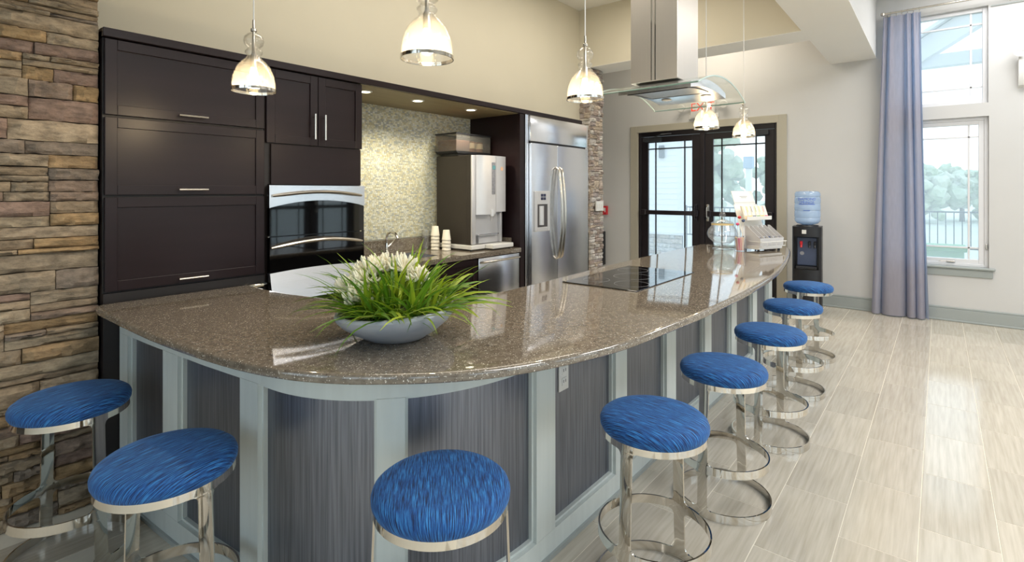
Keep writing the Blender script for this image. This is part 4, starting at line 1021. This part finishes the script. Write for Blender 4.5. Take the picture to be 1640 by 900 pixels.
for k, mm in enumerate(('pinkp', 'paper', 'yellow', 'paper', 'pinkp', 'orange', 'paper', 'navyp')):
    a = 2*PI*k/8; b = newbm(); box(b, -.018, .018, -.002, .002, 0, .105+.02*rp2.random(), .001)
    obj('packet', b, mm, t, xf=Matrix.Translation((4.73+.024*math.cos(a), 1.33+.024*math.sin(a), .921)) @ Matrix.Rotation(a+PI/2, 4, 'Z') @ Matrix.Rotation(.1, 4, 'X'))
for k, (dx, dy, mm) in enumerate(((.0, .01, 'pinkp'), (.012, -.008, 'navyp'), (-.01, 0, 'red'))):
    b = newbm(); tube(b, [(4.73+dx*.4, 1.33+dy*.4, .93), (4.73+dx*2.2, 1.33+dy*2.2, 1.14+.03*k)], .0025, 6); s = obj('stirrer', b, 'paper', t)
    b = newbm(); lathe(b, [(0, -.014), (.012, -.008), (.015, 0), (.012, .008), (0, .014)], (4.73+dx*2.2, 1.33+dy*2.2, 1.145+.03*k), 12); obj('sweet', b, mm, s)
t = thing('tea_rack', 'white two-tier display rack of tea packets with divided bins and header board', 'display rack', (4.915, 1.205, .915), D(-23.6))
def L(nm, bm, m, parent=None): return obj(nm, bm, m, parent or t, local=True)
lean = Matrix(((1, 0, 0, 0), (0, 1, .34, 0), (0, 0, 1, 0), (0, 0, 0, 1)))
b = newbm(); box(b, -.15, .15, .03, .036, .015, .395, .001); bmesh.ops.transform(b, matrix=lean, verts=b.verts); L('back_board', b, 'white_plastic')
b = newbm(); box(b, -.135, .135, .030, .036, .395, .515, .001); bmesh.ops.transform(b, matrix=lean, verts=b.verts); hd = L('header_board', b, 'white_plastic')
b = newbm()
for z, w in ((.468, .05), (.455, .035)): box(b, -w, w, .0285, .030, z-.002, z+.002)
box(b, -.13, .13, .0285, .030, .412, .4135); bmesh.ops.transform(b, matrix=lean, verts=b.verts); L('printed_lines', b, 'grey_ink', hd)
b = newbm(); box(b, -.16, .16, .02, .09, .262, .268, .001); box(b, -.16, .16, .018, .022, .262, .295, .001); L('shelf', b, 'white_plastic')
for k, (mm, ac) in enumerate((('paper', 'orange'), ('paper', 'yellow'), ('paper', 'navyp'), ('paper', 'greenp'), ('paper', 'yellow'), ('paper', 'pinkp'))):
    x = -.13+.052*k; b = newbm(); box(b, x-.023, x+.023, .04, .06, .27, .385, .002); bmesh.ops.transform(b, matrix=Matrix.Translation((0, -.09, 0)) @ lean, verts=b.verts); p = L('tea_packet', b, mm)
    b = newbm(); box(b, x-.021, x+.021, .039, .0402, .272, .30); box(b, x-.018, x-.012, .039, .0402, .33, .38); bmesh.ops.transform(b, matrix=Matrix.Translation((0, -.09, 0)) @ lean, verts=b.verts); L('packet_band', b, ac, p)
b = newbm(); box(b, -.15, .15, -.10, .05, .045, .050, .001); prism(b, [(-.10, .05), (-.105, .115), (-.100, .115), (-.095, .05)], -.15, .15, 'x'); L('bin_tray', b, 'silver_plastic')
for k in range(6):
    x = -.148+.0592*k; b = newbm(); prism(b, [(-.10, .05), (-.10, .115), (.03, .215), (.05, .215), (.05, .05)], x-.0015, x+.0015, 'x'); L('divider', b, 'silver_plastic')
for k, mm in enumerate(('display', 'filter', 'navyp', 'filter', 'display')):
    x = -.1185+.0592*k; b = newbm(); box(b, x-.024, x+.024, -.07, .03, .051, .125, .003); L('tea_bag', b, mm)
b = newbm(); tube(b, [(-.16, .0, .085), (-.16, -.125, .085), (.16, -.125, .085), (.16, .0, .085)], .003, 6); tube(b, [(-.15, .0, .045), (-.15, -.12, .045), (.15, -.12, .045), (.15, .0, .045)], .003, 6)
for k in range(6): tube(b, [(-.14+.056*k, -.122, .045), (-.14+.056*k, -.125, .085)], .002, 5)
L('wire_rail', b, 'white_plastic')
b = newbm(); box(b, -.15, .15, -.09, .08, .018, .045, .002); L('base', b, 'white_plastic')
for x in (-.13, .13):
    for y in (-.07, .06):
        b = newbm(); lathe(b, [(0, 0.0003), (.011, .0003), (.011, .018), (0, .018)], (x, y, 0), 10); L('foot', b, 'black')

# ------------------------------------------------------------------ water cooler
cx, cy = 7.02, 1.215
t = thing('water_cooler', 'black floor-standing water cooler with an upturned blue bottle beside the door', 'water cooler', (cx, cy, 0), D(6))
def L(nm, bm, m, parent=None): return obj(nm, bm, m, parent or t, local=True)
w = .150
def rsq(n0=w, f=.155, k=8):
    pts = []
    for i in range(k+1):
        a = -PI/2+PI*i/k; pts.append((-f+.0+.045*(1-math.cos(a)) - .045, n0*math.sin(a)))
    return pts
front = [(-.105-.075*math.cos(PI/2*i/8), w*math.sin(PI/2*i/8)) for i in range(-8, 9)]
b = newbm(); prism(b, [(x, y) for x, y in front] + [(.15, w), (.15, -w)], .0, .52)
prism(b, [(-.06, -w+.0), (-.06, w), (.15, w), (.15, -w)], .52, .90)
prism(b, [(x, y) for x, y in front[:4]] + [(-.05, front[3][1]), (-.05, -w)], .52, .90); prism(b, [(x, y) for x, y in front[-4:]] + [(-.05, w), (-.05, front[-4][1])], .52, .90)
prism(b, [(x, y) for x, y in front] + [(.15, w), (.15, -w)], .90, 1.015); L('cabinet', b, 'black')
b = newbm(); box(b, -.085, -.06, -.10, .10, .56, .885, .004); L('dispense_panel', b, mat('slate panel', (74, 84, 110), .3, vary=.05))
for y, mm, nm in ((.055, 'red', 'hot_tap'), (-.03, 'blue_ink', 'cold_tap'), (-.085, 'black', 'room_tap')):
    b = newbm(); tube(b, [(-.085, y, .80), (-.12, y, .80), (-.13, y, .77)], .012, 10); box(b, -.135, -.10, y-.014, y+.014, .80, .845, .005); L(nm, b, 'red' if mm == 'red' else 'black')
b = newbm(); box(b, -.19, -.07, -.105, .105, .525, .555, .006); L('drip_tray', b, 'black')
b = newbm(); tube(b, [(-.0865, .05, .70), (-.0875, .05, .70)], .022, 16); L('emblem', b, 'grey_ink')
b = newbm(); box(b, -.183, -.178, -.0, .045, .935, .98); L('sticker', b, 'white_plastic')
b = newbm(); lathe(b, [(0, 1.015), (.12, 1.015), (.115, 1.03), (.07, 1.033), (0, 1.03)], (0, 0, 0), 28); L('collar', b, 'black')
b = newbm(); prof = [(.0, 1.03), (.04, 1.03), (.06, 1.036), (.11, 1.05), (.132, 1.075), (.136, 1.10), (.130, 1.115), (.136, 1.13), (.136, 1.19), (.130, 1.20), (.136, 1.21), (.136, 1.27), (.130, 1.28), (.136, 1.29), (.136, 1.35), (.128, 1.36), (.135, 1.372), (.134, 1.40), (.122, 1.422), (.09, 1.43), (0, 1.422)]
lathe(b, prof, (0, 0, 0), 36); bo = L('bottle', b, 'bottle')
for body, z, sz in (('DIAMOND', 1.322, .042), ('SPRINGS', 1.283, .042)):
    b = text_bm(body, sz, .0004)
    for v in b.verts:
        a = PI + v.co.x/.137; rr = .1372+v.co.z; y0 = v.co.y; v.co = Vector((rr*math.cos(a), rr*math.sin(a), z+y0))
    L('lettering', b, 'blue_ink', bo)
b = newbm()
for z, hw in ((1.272, .09), (1.20, .035)):
    vs = []
    for i in range(9):
        a = PI+(-hw+2*hw*i/8)/.138; vs.append((b.verts.new((.1376*math.cos(a), .1376*math.sin(a), z)), b.verts.new((.1376*math.cos(a), .1376*math.sin(a), z+.006))))
    for p, q in zip(vs, vs[1:]): b.faces.new((p[0], q[0], q[1], p[1]))
L('printed_rule', b, 'blue_ink', bo)

# ------------------------------------------------------------------ curtain and rod
t = thing('curtain_rod', 'thin satin nickel curtain rod above the tall windows', 'curtain rod', (XF-.12, 0, 3.47))
b = newbm(); cyl(b, (XF-.12, .50, 3.47), (XF-.12, -1.6, 3.47), .012, 12); obj('rod', b, 'nickel', t)
b = newbm(); lathe(b, [(0, -.02), (.02, -.016), (.022, 0), (.02, .016), (0, .02)], (XF-.12, .51, 3.47), 16); obj('finial', b, 'nickel', t)
for y in (.47, -.58, -1.5):
    b = newbm(); tube(b, [(XF, y, 3.45), (XF-.06, y, 3.45), (XF-.12, y, 3.456)], .007, 8); box(b, XF-.006, XF, y-.02, y+.02, 3.42, 3.48, .002); obj('bracket', b, 'nickel', t)
t = thing('curtain', 'long lavender grey sheer curtain gathered beside the tall windows', 'curtain', (XF-.11, .33, 0))
b = newbm(); NC, NR = 132, 40; g = []
for j in range(NR+1):
    v = j/NR; z = 3.435-(3.435-.012)*v; row = []
    ytop0, ytop1, yb0, yb1 = .505, .165, .60, .075
    for i in range(NC+1):
        u = i/NC; f = min(1, v*1.6)
        sm = v**1.15
        y = (ytop0+(ytop1-ytop0)*u)*(1-sm)+(yb0+(yb1-yb0)*u)*sm
        ph = 2*PI*(3.7*u + .35*math.sin(2*PI*u*1.3)) + .5*math.sin(v*3+u*4)
        amp = .016+.040*f
        pinch = math.sin(2*ph)*.012*(1-f)
        x = XF-.115 - amp*math.sin(ph) - pinch + .006*math.sin(7*v+9*u)
        y += .018*math.cos(ph)*f
        row.append(b.verts.new((x, y, z)))
    g.append(row)
for j in range(NR):
    for i in range(NC): b.faces.new((g[j][i], g[j][i+1], g[j+1][i+1], g[j+1][i]))
obj('cloth', b, 'cloth', t, smooth=80)
for k in range(7):
    y = .49-.052*k
    b = newbm()
    tube(b, [(XF-.12+.018*math.cos(2*PI*i/14), y, 3.465+.020*math.sin(2*PI*i/14)) for i in range(15)], .0028, 6, cap=False); tube(b, [(XF-.12, y, 3.447), (XF-.12, y, 3.42)], .002, 5); obj('ring', b, 'nickel', t)
# thin grey strip drawn as a line along the wall past the windows
b = newbm(); box(b, XF-.012, XF, -3.9, -.42, 3.385, 3.40, .003); struct('trim_5', b, 'trim_grey')

# ------------------------------------------------------------------ wall fittings
t = thing('exit_sign', 'white exit sign with red letters and two emergency lamps over the glazed doors', 'exit sign', (XF, 2.60, 2.46))
b = newbm(); box(b, XF-.06, XF, 2.44, 2.78, 2.475, 2.70, .006, 2); box(b, XF-.02, XF, 2.40, 2.82, 2.47, 2.53, .004); obj('housing', b, 'white_plastic', t)
b = text_bm('EXIT', .165, .001); obj('lettering', b, 'redled', t, xf=Matrix.Translation((XF-.0615, 2.61, 2.575)) @ Matrix(((0, 0, -1, 0), (-1, 0, 0, 0), (0, 1, 0, 0), (0, 0, 0, 1))))
for y, s in ((2.91, 1), (2.31, -1)):
    b = newbm(); tube(b, [(XF-.03, y-.12*s, 2.63), (XF-.04, y-.05*s, 2.64)], .012, 8); h = obj('lamp_arm', b, 'white_plastic', t)
    b = newbm(); lathe(b, [(0, 0), (.02, 0), (.05, .03), (.055, .055), (.048, .06), (0, .058)], (0, 0, 0), 20); obj('lamp_head', b, 'white_plastic', h, xf=Matrix.Translation((XF-.03, y, 2.64)) @ Matrix.Rotation(-PI*.55, 4, 'Y'))
t = thing('emergency_light', 'white twin-head emergency light fixed to the wall past the window', 'light', (XF, -.70, 2.70))
b = newbm(); prism(b, [(XF, 2.50), (XF-.05, 2.52), (XF-.09, 2.60), (XF-.09, 2.78), (XF, 2.78)], -.80, -.625, 'y'); obj('housing', b, 'white_plastic', t, xf=Matrix(((1, 0, 0, 0), (0, 1, 0, 0), (0, 0, 1, 0), (0, 0, 0, 1))))
for y in (-.64, -.80):
    b = newbm(); lathe(b, [(0, 0), (.03, 0), (.055, .035), (.06, .06), (.05, .062), (.0, .05)], (0, 0, 0), 20); h = obj('lamp_head', b, 'white_plastic', t, xf=Matrix.Translation((XF-.06, y, 2.86)) @ Matrix.Rotation(-PI/2, 4, 'Y'))
    b = newbm(); lathe(b, [(0, .003), (.046, 0), (.046, -.004), (0, -.003)], (0, 0, 0), 20); obj('lens', b, 'clear', h, xf=Matrix.Translation((XF-.122, y, 2.86)) @ Matrix.Rotation(-PI/2, 4, 'Y'))
    b = newbm(); tube(b, [(XF-.05, y, 2.78), (XF-.06, y, 2.82)], .012, 8); obj('neck', b, 'white_plastic', t)
t = thing('fire_alarm', 'small red fire alarm pull box on the wall behind the stone pier', 'fire alarm', (XF, 4.2, 1.12))
b = newbm(); box(b, XF-.05, XF, 4.145, 4.30, 1.05, 1.19, .005); obj('box', b, 'red', t)
b = newbm(); box(b, XF-.054, XF-.05, 4.165, 4.28, 1.09, 1.16, .001); obj('label_plate', b, 'white_plastic', t)
b = newbm(); box(b, XF-.062, XF-.054, 4.18, 4.265, 1.085, 1.115, .003); obj('pull_handle', b, 'red', t)
t = thing('wall_heater', 'narrow black wall box low down behind the stone pier', 'wall box', (XF, 4.3, .24))
b = newbm(); box(b, XF-.07, XF, 4.19, 4.5, .24, .78, .006); obj('case', b, 'black', t)
b = newbm()
for k in range(6): box(b, XF-.074, XF-.07, 4.22, 4.47, .30+.07*k, .325+.07*k, .001)
obj('louvre', b, 'iron', t)
t = thing('switch_plate', 'white triple light switch plate on the stone pier beside the fridge', 'switch', (5.92, 3.40, 1.24))
b = newbm(); box(b, 5.84, 6.02, 3.386, 3.405, 1.175, 1.30, .003); obj('plate', b, 'white_plastic', t)
for k in range(3):
    b = newbm(); box(b, 5.868+.05*k, 5.892+.05*k, 3.380, 3.3865, 1.21, 1.265, .002); obj('rocker', b, 'white_plastic', t)

# ------------------------------------------------------------------ outside
b = newbm(); box(b, -30, 90, -60, 60, -.5, -.16); struct('ground', b, 'ground')
nb = thing('neighbour_building', 'white lap-sided building with a stone base outside the glazed doors', 'building', (12.3, 7, -.16))
b = newbm(); box(b, 12.03, 13, 4.68, 12, -.16, 5); obj('wall', b, 'siding', nb)
for k in range(34):
    z0 = .46+.13*k; b = newbm(); prism(b, [(12.03, z0), (12.03, z0+.13), (12.022, z0+.13), (12.008, z0)], 4.78, 12, 'y'); obj('siding_board', b, 'siding', nb)
b = newbm(); box(b, 11.995, 12.10, 4.66, 4.78, .46, 5, .003); obj('corner_board', b, 'vinyl', nb)
b = newbm(); box(b, 11.86, 12.03, 4.60, 12, .40, .47, .01); obj('stone_cap', b, 'vinyl', nb)
b = newbm(); box(b, 11.98, 12.03, 4.66, 12, -.16, .40); obj('base_wall', b, 'mortar', nb)
rs = random.Random(8); z = -.16
while z < .38:
    h = rs.uniform(.07, .12); h = min(h, .40-z); y = 4.66
    while y < 7.2:
        w_ = rs.uniform(.12, .3); o = bpy.data.objects.new('stone', rs.choice(PALES)); COL.objects.link(o); o.parent = nb
        o.location = Vector((11.98, y+w_/2, z+h/2))-Vector(nb.location); o.rotation_euler = (0, 0, -PI/2); o.scale = (w_-.008, rs.uniform(.04, .07), h-.008); y += w_
    z += h
b = newbm(); box(b, 11.93, 12.01, 5.10, 5.22, 2.22, 2.52, .01); obj('wall_lantern', b, 'iron', nb)
rl_ = thing('railing', 'black iron railing with thin upright bars outside the windows', 'railing', (11, 0, -.16))
b = newbm(); box(b, 10.98, 11.02, -4, 4.2, 1.08, 1.105, .003); obj('top_rail', b, 'iron', rl_)
b = newbm(); box(b, 10.985, 11.015, -4, 4.2, .50, .525, .003); obj('bottom_rail', b, 'iron', rl_)
bal = None
for k in range(80):
    if bal is None:
        b = newbm(); box(b, -.007, .007, -.007, .007, 0, .56); bal = obj('baluster', b, 'iron', rl_, local=True); o = bal
    else: o = link_copy(bal, rl_)
    o.location = (0, -3.95+.102*k, .525+.16)
for y in (-4, -2, .75, 2.4, 4.2):
    b = newbm(); box(b, 10.975, 11.025, y-.025, y+.025, -.16, 1.13, .003); obj('post', b, 'iron', rl_)
b = newbm(); box(b, 9.8, 10.3, -.27, 1.4, -.16, .63, .01); box(b, 9.77, 10.33, -.30, 1.43, .56, .63, .01); tag(obj('planter_box', b, 'green_box'), 'low green box outside below the lower window', 'planter box')
po = thing('porch', 'white porch gable with a cross beam outside the upper window', 'porch', (9.5, -1.2, -.16))
b = newbm(); box(b, 9.42, 9.58, -3.6, 1.2, 3.17, 3.345, .005); obj('cross_beam', b, 'vinyl', po)
for s in (1, -1):
    b = newbm(); prism(b, [(-1.2, 4.15), (-1.2+s*2.8, 2.36), (-1.2+s*2.8, 2.68), (-1.2, 4.47)], 9.35, 9.6, 'x'); obj('gable_board', b, 'siding', po)
    b = newbm(); prism(b, [(-1.2, 4.48), (-1.2+s*2.9, 2.63), (-1.2+s*2.9, 2.68), (-1.2, 4.53)], 9.2, 9.75, 'x'); obj('roof_slope', b, 'vinyl', po)
    b = newbm(); box(b, 9.4, 9.6, -1.2+s*2.2-.1, -1.2+s*2.2+.1, -.16, 3.17, .01); obj('post', b, 'vinyl', po)
lp = thing('lamp_post', 'pale post with a box lantern outside the glazed doors', 'lamp post', (14, 3.75, -.16))
b = newbm(); box(b, 13.95, 14.05, 3.66, 3.80, -.16, 2.0, .01); obj('post', b, 'vinyl', lp)
b = newbm(); box(b, 13.9, 14.1, 3.62, 3.84, 2.0, 2.3, .01); obj('lantern', b, mat('blue grey lantern', (150, 170, 190), .5), lp)
rt = random.Random(2); crowns = []
for k in range(4):
    b = newbm()
    for q in range(70):
        c = Vector((rt.gauss(0, .5), rt.gauss(0, .5), rt.gauss(0, .42))); r = rt.uniform(.14, .30)
        v = bmesh.ops.create_icosphere(b, subdivisions=2, radius=r, matrix=Matrix.Translation(c))['verts']
        for vv in v: vv.co += (vv.co-c).normalized()*.5*r*noise.noise(vv.co*9+Vector((k*7, q, 0)))
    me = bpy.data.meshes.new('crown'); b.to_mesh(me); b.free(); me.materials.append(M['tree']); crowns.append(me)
words = ['tallest', 'bushy', 'low', 'slender', 'broad', 'rounded']
spots_t = [(34, -4.9, 3.2), (38, -2.7, 3.3), (33, .9, 3.0), (37, 4.3, 3.4), (30, 6.0, 4.0), (26, 9.2, 4.4), (33, 12.6, 5.2), (26, 14.4, 4.6), (40, 17.5, 5.8), (30, 19.0, 5.0), (42, 5.2, 3.8), (36, -.9, 3.2)]
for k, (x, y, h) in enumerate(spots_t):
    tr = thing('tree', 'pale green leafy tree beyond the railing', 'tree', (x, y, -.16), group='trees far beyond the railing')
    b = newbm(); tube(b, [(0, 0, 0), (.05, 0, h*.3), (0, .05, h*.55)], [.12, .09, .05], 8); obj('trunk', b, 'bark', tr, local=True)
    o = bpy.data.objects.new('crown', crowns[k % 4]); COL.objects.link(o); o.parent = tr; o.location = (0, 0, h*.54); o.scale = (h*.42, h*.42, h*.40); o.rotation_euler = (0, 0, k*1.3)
